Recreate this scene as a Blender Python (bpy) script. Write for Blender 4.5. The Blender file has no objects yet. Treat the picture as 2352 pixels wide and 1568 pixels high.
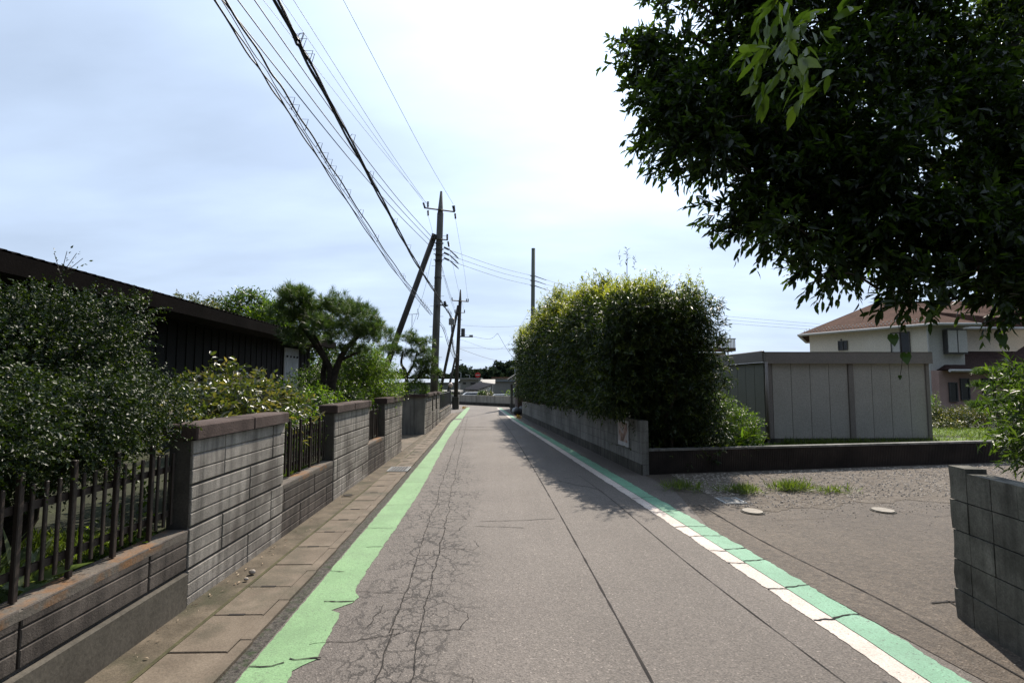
import bpy, math, random
import numpy as np
from mathutils import Vector
scene = bpy.context.scene
COL = scene.collection
# ------------------------------------------------------------------ camera, light, exposure
cam_d = bpy.data.cameras.new('camera'); cam = bpy.data.objects.new('camera', cam_d); COL.objects.link(cam)
cam_d.sensor_width = 36; cam_d.lens = 36 * 1235 / 2352; cam_d.clip_start = 0.05; cam_d.clip_end = 6000
cam.location = (0, 0, 1.6); cam.rotation_euler = (math.radians(90 + 4.3526), 0, math.radians(-1.5262))
scene.camera = cam
SUN_EL, SUN_AZ = math.radians(48), math.radians(18)
S = Vector((math.sin(SUN_AZ) * math.cos(SUN_EL), math.cos(SUN_AZ) * math.cos(SUN_EL), math.sin(SUN_EL)))
sd = bpy.data.lights.new('sun', 'SUN'); sun = bpy.data.objects.new('sun', sd); COL.objects.link(sun)
sd.energy = 5.0; sd.angle = math.radians(0.55); sd.color = (1.0, 0.905, 0.785)
sun.rotation_euler = S.to_track_quat('Z', 'Y').to_euler()
scene.view_settings.view_transform = 'Standard'; scene.view_settings.look = 'None'
scene.view_settings.exposure = 0.5; scene.view_settings.gamma = 1.0
world = bpy.data.worlds.new("World"); scene.world = world; world.use_nodes = True
wt = world.node_tree; wt.nodes.clear()
def WN(t, **k):
    n = wt.nodes.new(t)
    for a, b in k.items(): setattr(n, a, b)
    return n
sky = WN('ShaderNodeTexSky', sky_type='NISHITA', sun_disc=False)
sky.sun_elevation = SUN_EL; sky.sun_rotation = SUN_AZ; sky.air_density = 1.0; sky.dust_density = 1.0; sky.ozone_density = 1.2
tc = WN('ShaderNodeTexCoord'); sx = WN('ShaderNodeSeparateXYZ'); wt.links.new(tc.outputs['Generated'], sx.inputs[0])
mz = WN('ShaderNodeMath', operation='MAXIMUM'); wt.links.new(sx.outputs[2], mz.inputs[0]); mz.inputs[1].default_value = 0
az = WN('ShaderNodeMath', operation='ADD'); wt.links.new(mz.outputs[0], az.inputs[0]); az.inputs[1].default_value = 0.22
dx = WN('ShaderNodeMath', operation='DIVIDE'); wt.links.new(sx.outputs[0], dx.inputs[0]); wt.links.new(az.outputs[0], dx.inputs[1])
dy = WN('ShaderNodeMath', operation='DIVIDE'); wt.links.new(sx.outputs[1], dy.inputs[0]); wt.links.new(az.outputs[0], dy.inputs[1])
cb = WN('ShaderNodeCombineXYZ'); wt.links.new(dx.outputs[0], cb.inputs[0]); wt.links.new(dy.outputs[0], cb.inputs[1])
cn = WN('ShaderNodeTexNoise'); cn.inputs['Scale'].default_value = 0.75; cn.inputs['Detail'].default_value = 7; cn.inputs['Roughness'].default_value = 0.52; cn.inputs['Distortion'].default_value = 0.5
mp = WN('ShaderNodeMapping'); mp.inputs['Location'].default_value = (3.1, 0.4, 0); mp.inputs['Rotation'].default_value = (0, 0, 0.5); mp.inputs['Scale'].default_value = (0.8, 1.7, 1)
wt.links.new(cb.outputs[0], mp.inputs[0]); wt.links.new(mp.outputs[0], cn.inputs['Vector'])
cr = WN('ShaderNodeValToRGB'); cr.color_ramp.elements[0].position = 0.33; cr.color_ramp.elements[0].color = (0, 0, 0, 1)
cr.color_ramp.elements[1].position = 0.7; cr.color_ramp.elements[1].color = (1, 1, 1, 1)
wt.links.new(cn.outputs[0], cr.inputs[0])
cfac = WN('ShaderNodeMath', operation='MULTIPLY_ADD'); wt.links.new(cr.outputs[0], cfac.inputs[0]); cfac.inputs[1].default_value = 0.22; cfac.inputs[2].default_value = 0.78
# thin cloud is bright, brightest towards the sun
vd = WN('ShaderNodeVectorMath', operation='DOT_PRODUCT'); nrm = WN('ShaderNodeVectorMath', operation='NORMALIZE')
wt.links.new(tc.outputs['Generated'], nrm.inputs[0]); wt.links.new(nrm.outputs[0], vd.inputs[0]); vd.inputs[1].default_value = S
gl0 = WN('ShaderNodeMapRange'); gl0.inputs[1].default_value = -0.4; gl0.inputs[2].default_value = 1.0
glr = WN('ShaderNodeValToRGB'); e_ = glr.color_ramp.elements
while len(e_) < 6: e_.new(0.5)
for i_, (p_, c_) in enumerate(((0, .03), (.286, .09), (.5, .41), (.71, .40), (.88, .47), (1, .9))): e_[i_].position = p_; e_[i_].color = (c_, c_, c_, 1)
glr.color_ramp.interpolation = 'B_SPLINE'; wt.links.new(gl0.outputs[0], glr.inputs[0])
gl = WN('ShaderNodeMath', operation='MULTIPLY'); gl.inputs[1].default_value = 19.6; wt.links.new(glr.outputs[0], gl.inputs[0])
wt.links.new(vd.outputs['Value'], gl0.inputs[0])
ccol = WN('ShaderNodeVectorMath', operation='SCALE'); ccol.inputs[0].default_value = (0.75, 0.915, 1.18); wt.links.new(gl.outputs[0], ccol.inputs['Scale'])
cn2 = WN('ShaderNodeTexNoise'); cn2.inputs['Scale'].default_value = 1.5; cn2.inputs['Detail'].default_value = 6; cn2.inputs['Roughness'].default_value = 0.5; wt.links.new(mp.outputs[0], cn2.inputs['Vector'])
cr2 = WN('ShaderNodeMapRange'); cr2.inputs[1].default_value = 0.35; cr2.inputs[2].default_value = 0.7; cr2.inputs[3].default_value = 0.94; cr2.inputs[4].default_value = 1.19; wt.links.new(cn2.outputs[0], cr2.inputs[0])
glm = WN('ShaderNodeMath', operation='MULTIPLY'); wt.links.new(gl.outputs[0], glm.inputs[0]); wt.links.new(cr2.outputs[0], glm.inputs[1]); wt.links.new(glm.outputs[0], ccol.inputs['Scale'])
mixw = WN('ShaderNodeMix', data_type='RGBA'); wt.links.new(cfac.outputs[0], mixw.inputs[0]); wt.links.new(sky.outputs[0], mixw.inputs[6]); wt.links.new(ccol.outputs[0], mixw.inputs[7])
bg = WN('ShaderNodeBackground'); bg.inputs[1].default_value = 0.075; wt.links.new(mixw.outputs[2], bg.inputs[0])
wo = WN('ShaderNodeOutputWorld'); wt.links.new(bg.outputs[0], wo.inputs[0])

# ------------------------------------------------------------------ helpers
rng = random.Random(7)
def tag(o, label=None, cat=None, group=None, kind=None):
    for k, v in (('label', label), ('category', cat), ('group', group), ('kind', kind)):
        if v: o[k] = v
    return o
def thing(name, loc, label, cat, group=None):
    o = bpy.data.objects.new(name, None); COL.objects.link(o); o.location = loc; o.empty_display_size = 0.2
    return tag(o, label, cat, group)
def world_loc(o):
    v = Vector((0, 0, 0))
    while o: v += o.location; o = o.parent
    return v
class MB:
    def __init__(s): s.v = []; s.f = []; s.m = []; s.mi = 0
    def add(s, vs, fs):
        n = len(s.v); s.v += [tuple(map(float, p)) for p in vs]; s.f += [tuple(i + n for i in f) for f in fs]; s.m += [s.mi] * len(fs); return s
    def box(s, x0, x1, y0, y1, z0, z1):
        return s.add([(x0,y0,z0),(x1,y0,z0),(x1,y1,z0),(x0,y1,z0),(x0,y0,z1),(x1,y0,z1),(x1,y1,z1),(x0,y1,z1)],
                     [(3,2,1,0),(4,5,6,7),(0,1,5,4),(1,2,6,5),(2,3,7,6),(3,0,4,7)])
    def bbox(s, x0, x1, y0, y1, z0, z1, b=0.01):       # box with bevelled vertical and top edges
        P = []
        for z, i in ((z0, 0), (z1 - b, 0), (z1, b)):
            for (x, y, sx_, sy_) in ((x0,y0,1,1),(x1,y0,-1,1),(x1,y1,-1,-1),(x0,y1,1,-1)):
                P.append((x + sx_*(b+i), y + sy_*i, z)); P.append((x + sx_*i, y + sy_*(b+i), z))
        ring = [1,0,2,3,5,4,6,7]
        fs = []
        for k in range(2):
            for a in range(8):
                i, j = ring[a], ring[(a+1) % 8]; fs.append((k*8+i, k*8+j, k*8+8+j, k*8+8+i))
        fs.append(tuple(16+i for i in ring)); fs.append(tuple(reversed(ring)))
        return s.add(P, fs)
    def obox(s, o, ux, lx, ly, lz, z0=0):              # oriented box: origin o, unit dir ux, length lx, thickness ly to the left of ux
        ux = Vector((ux[0], ux[1], 0)).normalized(); uy = Vector((-ux.y, ux.x, 0)); o = Vector((o[0], o[1], z0))
        q = [o, o+ux*lx, o+ux*lx+uy*ly, o+uy*ly]; q += [p + Vector((0,0,lz)) for p in q]
        return s.add(q, [(3,2,1,0),(4,5,6,7),(0,1,5,4),(1,2,6,5),(2,3,7,6),(3,0,4,7)])
    def prism(s, poly, z0, z1):
        n = len(poly); P = [(x,y,z0) for x,y in poly] + [(x,y,z1) for x,y in poly]
        return s.add(P, [tuple(range(n-1,-1,-1)), tuple(range(n,2*n))] + [(i,(i+1)%n,n+(i+1)%n,n+i) for i in range(n)])
    def poly(s, pts): return s.add(pts, [tuple(range(len(pts)))])
    def tube(s, pts, r, n=8, cap=True):
        pts = [Vector(p) for p in pts]; R = r if isinstance(r, (list, tuple)) else [r]*len(pts)
        V = []; F = []; ref = Vector((0.3, 0.2, 1)) if abs((pts[-1]-pts[0]).normalized().z) < 0.9 else Vector((1, 0.1, 0))
        for i, p in enumerate(pts):
            t = (pts[min(i+1,len(pts)-1)] - pts[max(i-1,0)]).normalized(); a = t.cross(ref).normalized(); b = t.cross(a)
            for k in range(n):
                th = 2*math.pi*k/n; V.append(p + (a*math.cos(th) + b*math.sin(th))*R[i])
        for i in range(len(pts)-1):
            for k in range(n): F.append((i*n+k, i*n+(k+1)%n, (i+1)*n+(k+1)%n, (i+1)*n+k))
        if cap: F.append(tuple(range(n))[::-1]); F.append(tuple(range((len(pts)-1)*n, len(pts)*n)))
        return s.add(V, F)
    def sphere(s, c, r, nu=12, nv=8, sc=(1,1,1)):
        V = []; F = []
        for j in range(nv+1):
            ph = math.pi*j/nv
            for i in range(nu):
                th = 2*math.pi*i/nu; V.append((c[0]+r*sc[0]*math.sin(ph)*math.cos(th), c[1]+r*sc[1]*math.sin(ph)*math.sin(th), c[2]+r*sc[2]*math.cos(ph)))
        for j in range(nv):
            for i in range(nu): F.append((j*nu+i, (j+1)*nu+i, (j+1)*nu+(i+1)%nu, j*nu+(i+1)%nu))
        return s.add(V, F)
    def build(s, name, mats, parent=None, smooth=False, loc=None):
        me = bpy.data.meshes.new(name); o = bpy.data.objects.new(name, me); COL.objects.link(o)
        if parent: o.parent = parent; off = world_loc(parent)
        else:
            off = Vector(loc) if loc is not None else Vector((0,0,0)); o.location = off
        me.from_pydata([(a-off.x, b-off.y, c-off.z) for a,b,c in s.v], [], s.f)
        for m in (mats if isinstance(mats, (list, tuple)) else [mats]): me.materials.append(m)
        me.polygons.foreach_set('material_index', s.m)
        if smooth: me.polygons.foreach_set('use_smooth', [True]*len(s.f))
        me.update(); return o
def crom(pts, n=8):
    P = [Vector(p) for p in pts]; P = [P[0]*2-P[1]] + P + [P[-1]*2-P[-2]]; out = []
    for i in range(1, len(P)-2):
        for k in range(n):
            t = k/n; a,b,c,d = P[i-1],P[i],P[i+1],P[i+2]
            out.append(0.5*((2*b)+(c-a)*t+(2*a-5*b+4*c-d)*t*t+(3*b-a-3*c+d)*t*t*t))
    out.append(P[-2]); return out

# ------------------------------------------------------------------ materials
class NT:
    def __init__(s, name):
        s.mat = bpy.data.materials.new(name); s.mat.use_nodes = True; s.t = s.mat.node_tree; s.t.nodes.clear()
        s.out = s.n('ShaderNodeOutputMaterial'); s.b = s.n('ShaderNodeBsdfPrincipled'); s.l(s.b.outputs[0], s.out.inputs[0])
        s.geo = s.n('ShaderNodeTexCoord').outputs['Object']; s.h = None
    def n(s, t, **k):
        x = s.t.nodes.new(t)
        for a, b in k.items(): setattr(x, a, b)
        return x
    def l(s, a, b): s.t.links.new(a, b)
    def vec(s, scale=(1,1,1), rot=(0,0,0)):
        m = s.n('ShaderNodeMapping'); m.inputs['Scale'].default_value = scale; m.inputs['Rotation'].default_value = rot; s.l(s.geo, m.inputs[0]); return m.outputs[0]
    def noise(s, scale, detail=4, rough=0.55, v=None, dist=0):
        x = s.n('ShaderNodeTexNoise'); x.inputs['Scale'].default_value = scale; x.inputs['Detail'].default_value = detail; x.inputs['Roughness'].default_value = rough; x.inputs['Distortion'].default_value = dist
        s.l(v or s.geo, x.inputs['Vector']); return x.outputs[0]
    def ramp(s, f, *st):
        r = s.n('ShaderNodeValToRGB'); e = r.color_ramp.elements
        while len(e) < len(st): e.new(0.5)
        for i, (p, c) in enumerate(st):
            e[i].position = p; e[i].color = (c[0], c[1], c[2], 1) if isinstance(c, tuple) else (c, c, c, 1)
        s.l(f, r.inputs[0]); return r.outputs[0]
    def mix(s, f, a, b, mode='MIX'):
        m = s.n('ShaderNodeMix', data_type='RGBA', blend_type=mode)
        for si, v in ((0, f), (6, a), (7, b)):
            sock = m.inputs[si]
            if isinstance(v, (int, float)): sock.default_value = v if si == 0 else (v,v,v,1)
            elif isinstance(v, tuple): sock.default_value = (v[0], v[1], v[2], 1)
            else: s.l(v, sock)
        return m.outputs[2]
    def math(s, op, a, b=0.0, c=0.0):
        m = s.n('ShaderNodeMath', operation=op)
        for i, v in enumerate((a, b, c)):
            if isinstance(v, (int, float)): m.inputs[i].default_value = v
            else: s.l(v, m.inputs[i])
        return m.outputs[0]
    def col(s, c):
        if isinstance(c, tuple): s.b.inputs['Base Color'].default_value = (c[0], c[1], c[2], 1)
        else: s.l(c, s.b.inputs['Base Color'])
        return s
    def rough(s, r, spec=0.4, metal=0):
        if isinstance(r, (int, float)): s.b.inputs['Roughness'].default_value = r
        else: s.l(r, s.b.inputs['Roughness'])
        s.b.inputs['Specular IOR Level'].default_value = spec; s.b.inputs['Metallic'].default_value = metal; return s
    def bump(s, h, d=0.01, st=0.6):
        b = s.n('ShaderNodeBump'); b.inputs['Distance'].default_value = d; b.inputs['Strength'].default_value = st
        s.l(h, b.inputs['Height']); 
        if s.h: s.l(s.h, b.inputs['Normal'])
        s.h = b.outputs[0]; s.l(s.h, s.b.inputs['Normal']); return s
def mottled(name, c1, c2, scale=3.0, rough=0.8, fine=60.0, bd=0.003, spec=0.35, streak=None, c3=None):
    m = NT(name); n1 = m.noise(scale, 6, 0.6); c = m.ramp(n1, (0.3, c1), (0.7, c2))
    if c3: c = m.mix(m.ramp(m.noise(scale*0.45, 5, 0.65), (0.5, 0.0), (0.68, 1.0)), c, c3)
    if streak:
        n2 = m.noise(1.0, 5, 0.6, m.vec((streak*8, streak*8, streak*0.7))); c = m.mix(m.ramp(n2, (0.45, 0.0), (0.72, 0.85)), c, tuple(x*0.45 for x in c1))
    n3 = m.noise(fine, 3, 0.7); c = m.mix(0.45, c, m.ramp(n3, (0.3, 0.45), (0.7, 1.5)), 'MULTIPLY')
    m.col(c).rough(rough, spec).bump(n3, bd, 0.7); return m.mat
def asphalt(name, c1, c2, stone, crazed=False):
    m = NT(name)
    big = m.noise(0.55, 6, 0.6); c = m.ramp(big, (0.3, c1), (0.72, c2))
    tr = m.noise(0.9, 4, 0.6, m.vec((2.4, 0.12, 1))); c = m.mix(m.ramp(tr, (0.4, 0.0), (0.75, 0.5)), c, tuple(x*0.78 for x in c1))
    v = m.n('ShaderNodeTexVoronoi'); v.inputs['Scale'].default_value = 105; m.l(m.geo, v.inputs['Vector'])
    sp = m.ramp(v.outputs['Color'], (0.0, 0.42), (0.55, 0.95), (0.86, 1.3), (1.0, 2.6)); c = m.mix(0.75, c, sp, 'MULTIPLY')
    c = m.mix(m.ramp(m.noise(38, 4, 0.7), (0.58, 0.0), (0.75, 0.55)), c, stone)
    st = m.noise(2.3, 7, 0.72); c = m.mix(m.ramp(st, (0.6, 0.0), (0.72, 0.35)), c, tuple(x*0.5 for x in c1))
    if not crazed: c = m.mix(0.7, c, m.ramp(m.noise(13, 6, 0.75), (0.33, 0.45), (0.5, 1.0), (0.72, 1.7)), 'MULTIPLY'); m.bump(m.noise(16, 5, 0.7), 0.03, 0.5)
    if crazed:                                  # fine alligator cracking along the left wheel track
        sp_ = m.n('ShaderNodeSeparateXYZ'); m.l(m.geo, sp_.inputs[0]); X_, Y_ = sp_.outputs[0], sp_.outputs[1]
        nd = m.n('ShaderNodeTexNoise'); nd.inputs['Scale'].default_value = 5; nd.inputs['Detail'].default_value = 6; nd.inputs['Roughness'].default_value = 0.65; m.l(m.geo, nd.inputs['Vector'])
        sc_ = m.n('ShaderNodeVectorMath', operation='SCALE'); m.l(nd.outputs['Color'], sc_.inputs[0]); sc_.inputs['Scale'].default_value = 0.16
        ad_ = m.n('ShaderNodeVectorMath', operation='ADD'); m.l(m.vec((1, 0.62, 1)), ad_.inputs[0]); m.l(sc_.outputs[0], ad_.inputs[1])
        cen = m.math('MULTIPLY_ADD', Y_, -0.041, -0.43)
        band = m.math('ABSOLUTE', m.math('SUBTRACT', X_, cen))
        fade = m.ramp(m.math('ADD', band, m.math('MULTIPLY', m.noise(1.1, 4, 0.6), 0.9)), (0.62, 1.0), (0.98, 0.0))
        fy = m.ramp(m.math('MULTIPLY', Y_, 0.05), (0.5, 1.0), (0.8, 0.0)); fade = m.mix(1.0, fade, fy, 'MULTIPLY')
        tot = None
        for S_, W_, k_ in ((5.5, 0.029, 0.9), (11.0, 0.035, 0.8)):
            vv = m.n('ShaderNodeTexVoronoi', feature='DISTANCE_TO_EDGE'); vv.inputs['Scale'].default_value = S_; m.l(ad_.outputs[0], vv.inputs['Vector'])
            wv = m.math('MULTIPLY', m.noise(9, 3, 0.6), W_*2)
            ln = m.math('LESS_THAN', vv.outputs['Distance'], wv); ln = m.math('MULTIPLY', ln, m.math('GREATER_THAN', m.noise(2.2 if k_ == 1 else 3.1, 3, 0.6), 0.33 if k_ == 1 else 0.43)); ln = m.math('MULTIPLY', ln, k_)
            tot = ln if tot is None else m.math('MAXIMUM', tot, ln)
        ck = m.mix(1.0, tot, fade, 'MULTIPLY'); c = m.mix(ck, c, (0.022, 0.018, 0.015))
        wp = m.ramp(m.math('ABSOLUTE', m.math('SUBTRACT', X_, 0.2)), (0.0, 1.10), (0.9, 0.97)); c = m.mix(0.8, c, wp, 'MULTIPLY')
    m.col(c).rough(0.78, 0.35).bump(v.outputs['Distance'], 0.006, 0.6).bump(m.noise(5, 4), 0.02, 0.25); return m.mat
def paint(name, c1, c2, under):
    m = NT(name); c = m.ramp(m.noise(2.6, 5, 0.6), (0.3, c1), (0.7, c2))
    ch = m.ramp(m.noise(26, 6, 0.75, m.vec((1, 0.55, 1)), 1.2), (0.60, 0.0), (0.64, 1.0))
    big = m.ramp(m.noise(1.3, 3), (0.45, 0.0), (0.6, 1.0)); ch = m.mix(1.0, ch, big, 'MULTIPLY')
    ch2 = m.ramp(m.noise(75, 2, 0.5), (0.66, 0.0), (0.70, 1.0)); ch = m.mix(1.0, ch, ch2, 'LIGHTEN')
    v = m.n('ShaderNodeTexVoronoi'); v.inputs['Scale'].default_value = 105; m.l(m.geo, v.inputs['Vector']); c = m.mix(0.5, c, m.ramp(v.outputs['Color'], (0.0, 0.6), (0.5, 1.0), (1.0, 1.25)), 'MULTIPLY')
    c = m.mix(ch, c, under); c = m.mix(0.35, c, m.ramp(m.noise(120, 2), (0.3, 0.6), (0.7, 1.3)), 'MULTIPLY')
    c = m.mix(m.ramp(m.noise(1.7, 6, 0.72), (0.42, 0.0), (0.72, 0.5)), c, tuple((x*.45+y*.55) for x, y in zip(c1, under)))
    m.col(c).rough(0.7, 0.3).bump(m.noise(110, 2), 0.004, 0.6); return m.mat
def leafmat(name, dark, mid, light, trans=0.4, rough=0.42, spec=0.5):
    m = NT(name); a = m.n('ShaderNodeAttribute', attribute_name='lv').outputs['Fac']
    c = m.ramp(a, (0.0, dark), (0.55, mid), (1.0, light)); m.col(c).rough(rough, spec)
    tr = m.n('ShaderNodeBsdfTranslucent'); tc_ = m.mix(1.0, c, (2.1, 2.3, 0.75), 'MULTIPLY'); m.l(tc_, tr.inputs[0])
    mx = m.n('ShaderNodeMixShader'); mx.inputs[0].default_value = trans; m.l(m.b.outputs[0], mx.inputs[1]); m.l(tr.outputs[0], mx.inputs[2]); m.l(mx.outputs[0], m.out.inputs[0])
    return m.mat

def foliage_mesh(twigs, per, L, W, droop=0.35, spread=0.9, seed=1, fold=0.25, tuft=False, fine=False):
    """twigs: array (n,7) start, direction, length -> leaf faces (two per leaf)."""
    r = np.random.default_rng(seed); T = np.asarray(twigs, float); n = len(T)
    T = np.repeat(T, per, axis=0); N = len(T); k = np.tile(np.arange(per), n)
    s = (k + r.random(N)) / per; s = s*0.9 + 0.1
    if tuft: s = 0.55 + 0.45*s
    d = T[:, 3:6]; d = d / np.linalg.norm(d, axis=1, keepdims=True)
    bend = np.zeros((N, 3)); bend[:, 2] = -droop*0.5*s*s
    p = T[:, :3] + (d*s[:, None] + bend) * T[:, 6:7]
    rnd = r.normal(size=(N, 3)); rnd /= np.linalg.norm(rnd, axis=1, keepdims=True)
    y = d*(1-spread*0.5) + rnd*spread; y[:, 2] -= droop*r.random(N); y /= np.linalg.norm(y, axis=1, keepdims=True)
    up = r.normal(size=(N, 3))*0.55; up[:, 2] += 0.8
    x = np.cross(y, up); x /= np.linalg.norm(x, axis=1, keepdims=True)+1e-9; z = np.cross(x, y)
    sc = (0.6 + 0.65*r.random(N))[:, None]; l = L*sc; w = W*sc
    tipd = y*l - z*(0.12*l)
    if fine:                                    # rounder leaf: eight points, four faces
        def pt(t, s_): return p + y*l*t - z*(0.14*l*t*t) + (x*w*0.5*s_ + z*w*fold*abs(s_))
        V = np.stack([pt(0,0), pt(.24,.86), pt(.62,.84), pt(1,0), pt(.62,-.84), pt(.24,-.86), pt(.42,0), pt(.8,0)], axis=1).reshape(-1,3)
        i = np.arange(N)[:, None]*8; F = np.concatenate([i + np.array([q_]) for q_ in ([0,1,2,6],[6,2,3,7],[0,6,4,5],[6,7,3,4])], axis=1).reshape(-1,4)
        base = np.repeat(r.random(n), per)*0.55 + r.random(N)*0.45 + (s-0.5)*0.25
        return V, F, np.repeat(np.clip(base, 0, 1), 8)
    V = np.stack([p, p + y*l*0.42 + x*w*0.5 + z*w*fold, p + tipd, p + y*l*0.42 - x*w*0.5 + z*w*fold, p + y*l*0.48], axis=1).reshape(-1, 3)
    i = np.arange(N)[:, None]*5; F = np.concatenate([i + np.array([[0, 1, 2, 4]]), i + np.array([[0, 4, 2, 3]])], axis=1).reshape(-1, 4)
    base = np.repeat(r.random(n), per)*0.55 + r.random(N)*0.45 + (s-0.5)*0.25
    return V, F, np.repeat(np.clip(base, 0, 1), 5)
def foliage_obj(name, data, mat, parent=None, loc=(0,0,0)):
    V = np.concatenate([d[0] for d in data]); off = 0; Fs = []
    for d in data: Fs.append(d[1] + off); off += len(d[0])
    F = np.concatenate(Fs); A = np.concatenate([d[2] for d in data])
    o_ = world_loc(parent) if parent else Vector(loc); V = V - np.array(o_)
    me = bpy.data.meshes.new(name); me.vertices.add(len(V)); me.vertices.foreach_set('co', V.astype(np.float32).ravel())
    me.loops.add(len(F)*4); me.loops.foreach_set('vertex_index', F.astype(np.int32).ravel())
    me.polygons.add(len(F)); me.polygons.foreach_set('loop_start', np.arange(0, len(F)*4, 4, dtype=np.int32)); me.polygons.foreach_set('loop_total', np.full(len(F), 4, np.int32))
    me.update(calc_edges=True); at = me.attributes.new('lv', 'FLOAT', 'POINT'); at.data.foreach_set('value', A.astype(np.float32)); me.materials.append(mat)
    o = bpy.data.objects.new(name, me); COL.objects.link(o)
    if parent: o.parent = parent
    else: o.location = o_
    return o
def blob_twigs(blobs, n, tl, seed=1, up=0.3, surf=0.5, out=0.8, lumps=0, lump_r=0.3):
    """twigs through the ellipsoids, thicker near their surface; lumps adds smaller clumps on the skin."""
    r = np.random.default_rng(seed); B = []
    for b in blobs:
        b = list(b) + [b[3]]*(6-len(b)) if len(b) < 6 else list(b); B.append(b)
        for _ in range(lumps):
            v = r.normal(size=3); v /= np.linalg.norm(v); v[2] = abs(v[2])*0.9 if r.random() < .6 else v[2]
            B.append([b[0]+v[0]*b[3]*0.85, b[1]+v[1]*b[4]*0.85, b[2]+v[2]*b[5]*0.85] + [b[3]*lump_r*(0.7+0.6*r.random())]*2 + [b[5]*lump_r*(0.7+0.6*r.random())])
    B = np.array(B); w = (B[:,3]*B[:,4]*B[:,5])**(0.75); w /= w.sum(); idx = r.choice(len(B), n, p=w); b = B[idx]
    v = r.normal(size=(n,3)); v /= np.linalg.norm(v, axis=1, keepdims=True)
    rad = (surf + (1-surf)*r.random(n)**0.6)*(0.55+0.45*r.random(n)**0.3)
    P = b[:,:3] + v*b[:,3:6]*rad[:,None]*0.92
    D = v*out + r.normal(size=(n,3))*0.4; D[:,2] += up
    Ln = tl*(0.6+0.8*r.random(n))
    return np.concatenate([P, D, Ln[:,None]], axis=1)
def limbs(mb, base, tips, r0, seed=1, n=6):
    """tapered crooked limbs from a base point to the tips"""
    q = random.Random(seed)
    for t in tips:
        a, b = Vector(base), Vector(t); d = b-a; pts = []; R = []
        for i in range(n+1):
            s = i/n; j = 0 if i in (0, n) else 0.07*d.length
            pts.append(a + d*s + Vector((q.uniform(-j,j), q.uniform(-j,j), q.uniform(-j,j)+0.1*d.length*math.sin(s*math.pi)))); R.append(r0*(1-0.8*s))
        mb.tube(crom(pts, 3), [r0*(1-0.8*i/(3*n)) for i in range(3*n+1)], 7)
# ------------------------------------------------------------------ shared materials
M_asph = asphalt('asphalt', (0.112,0.096,0.083), (0.150,0.130,0.113), (0.27,0.245,0.22), True)
M_yard = asphalt('asphalt_yard', (0.066,0.051,0.038), (0.108,0.086,0.065), (0.23,0.21,0.18))
M_crack = mottled('crack', (0.012,0.010,0.009), (0.03,0.026,0.022), 8, 0.95)
M_dirtasph = mottled('broken_asphalt', (0.018,0.016,0.014), (0.12,0.108,0.092), 30, 0.95, 70, 0.02, c3=(0.03,0.045,0.018))
M_pave = mottled('concrete_slab', (0.095,0.073,0.051), (0.17,0.136,0.10), 3.2, 0.85, 70, 0.004, c3=(0.06,0.055,0.035))
M_mort = mottled('mortar_strip', (0.055,0.043,0.027), (0.135,0.108,0.076), 4.5, 0.9, 60, 0.006, c3=(0.045,0.042,0.022))
M_moss = mottled('moss', (0.035,0.034,0.014), (0.085,0.078,0.035), 12, 0.95, 60, 0.006)
M_block = mottled('split_block', (0.15,0.135,0.118), (0.37,0.34,0.30), 2.6, 0.85, 95, 0.006, streak=1.4, c3=(0.10,0.086,0.074))
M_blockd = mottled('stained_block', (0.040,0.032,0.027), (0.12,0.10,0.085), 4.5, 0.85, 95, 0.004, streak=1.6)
M_joint = mottled('wall_core', (0.045,0.04,0.034), (0.09,0.08,0.07), 5, 0.9)
M_cope = mottled('coping', (0.038,0.026,0.022), (0.092,0.066,0.058), 3.5, 0.92, 55, 0.008, c3=(0.11,0.085,0.075), spec=0.2)
M_foot = mottled('footing', (0.05,0.044,0.034), (0.10,0.088,0.07), 2.5, 0.9, 40, 0.002)
M_lowtop = mottled('ledge', (0.08,0.07,0.058), (0.14,0.12,0.1), 7, 0.9, 80, 0.004, c3=(0.22,0.10,0.03))
M_fence = mottled('brown_slat', (0.022,0.015,0.012), (0.040,0.029,0.024), 5, 0.55, 60, 0.0005, spec=0.35)
M_plain = mottled('concrete_plain', (0.17,0.165,0.15), (0.28,0.27,0.25), 1.6, 0.88, 60, 0.003, streak=1.2, c3=(0.10,0.10,0.09))
M_dirty = mottled('concrete_dirty', (0.045,0.042,0.034), (0.115,0.105,0.088), 2.8, 0.92, 60, 0.005, streak=1.2, c3=(0.03,0.03,0.022))
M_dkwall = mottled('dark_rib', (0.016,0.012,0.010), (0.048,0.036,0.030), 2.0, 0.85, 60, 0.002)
M_grass_s = mottled('soil_grass', (0.016,0.017,0.009), (0.040,0.046,0.018), 3, 0.95, 30, 0.02)
M_lawn_lit = mottled('lawn_lit', (0.07,0.11,0.02), (0.13,0.19,0.035), 2, 0.9, 45, 0.02)
M_gravel = mottled('gravel_bed', (0.068,0.054,0.041), (0.17,0.145,0.118), 5, 0.95, 34, 0.03)
M_green = paint('green_paint', (0.155,0.275,0.13), (0.20,0.335,0.165), (0.085,0.09,0.07))
M_green2 = paint('sea_green_paint', (0.145,0.31,0.20), (0.20,0.38,0.26), (0.07,0.08,0.07))
M_white = paint('white_paint', (0.50,0.43,0.38), (0.62,0.55,0.49), (0.16,0.14,0.12))
M_stone = mottled('stones', (0.19,0.16,0.13), (0.46,0.41,0.36), 40, 0.85)
M_bark = mottled('bark', (0.025,0.018,0.013), (0.075,0.058,0.045), 9, 0.95, 40, 0.012)
M_pole = mottled('pole_concrete', (0.12,0.115,0.10), (0.20,0.19,0.17), 2, 0.85, 60, 0.002, streak=0.8)
M_pole2 = mottled('pole_dark', (0.05,0.042,0.035), (0.09,0.08,0.068), 2, 0.8, 60, 0.002, streak=0.8)
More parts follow.
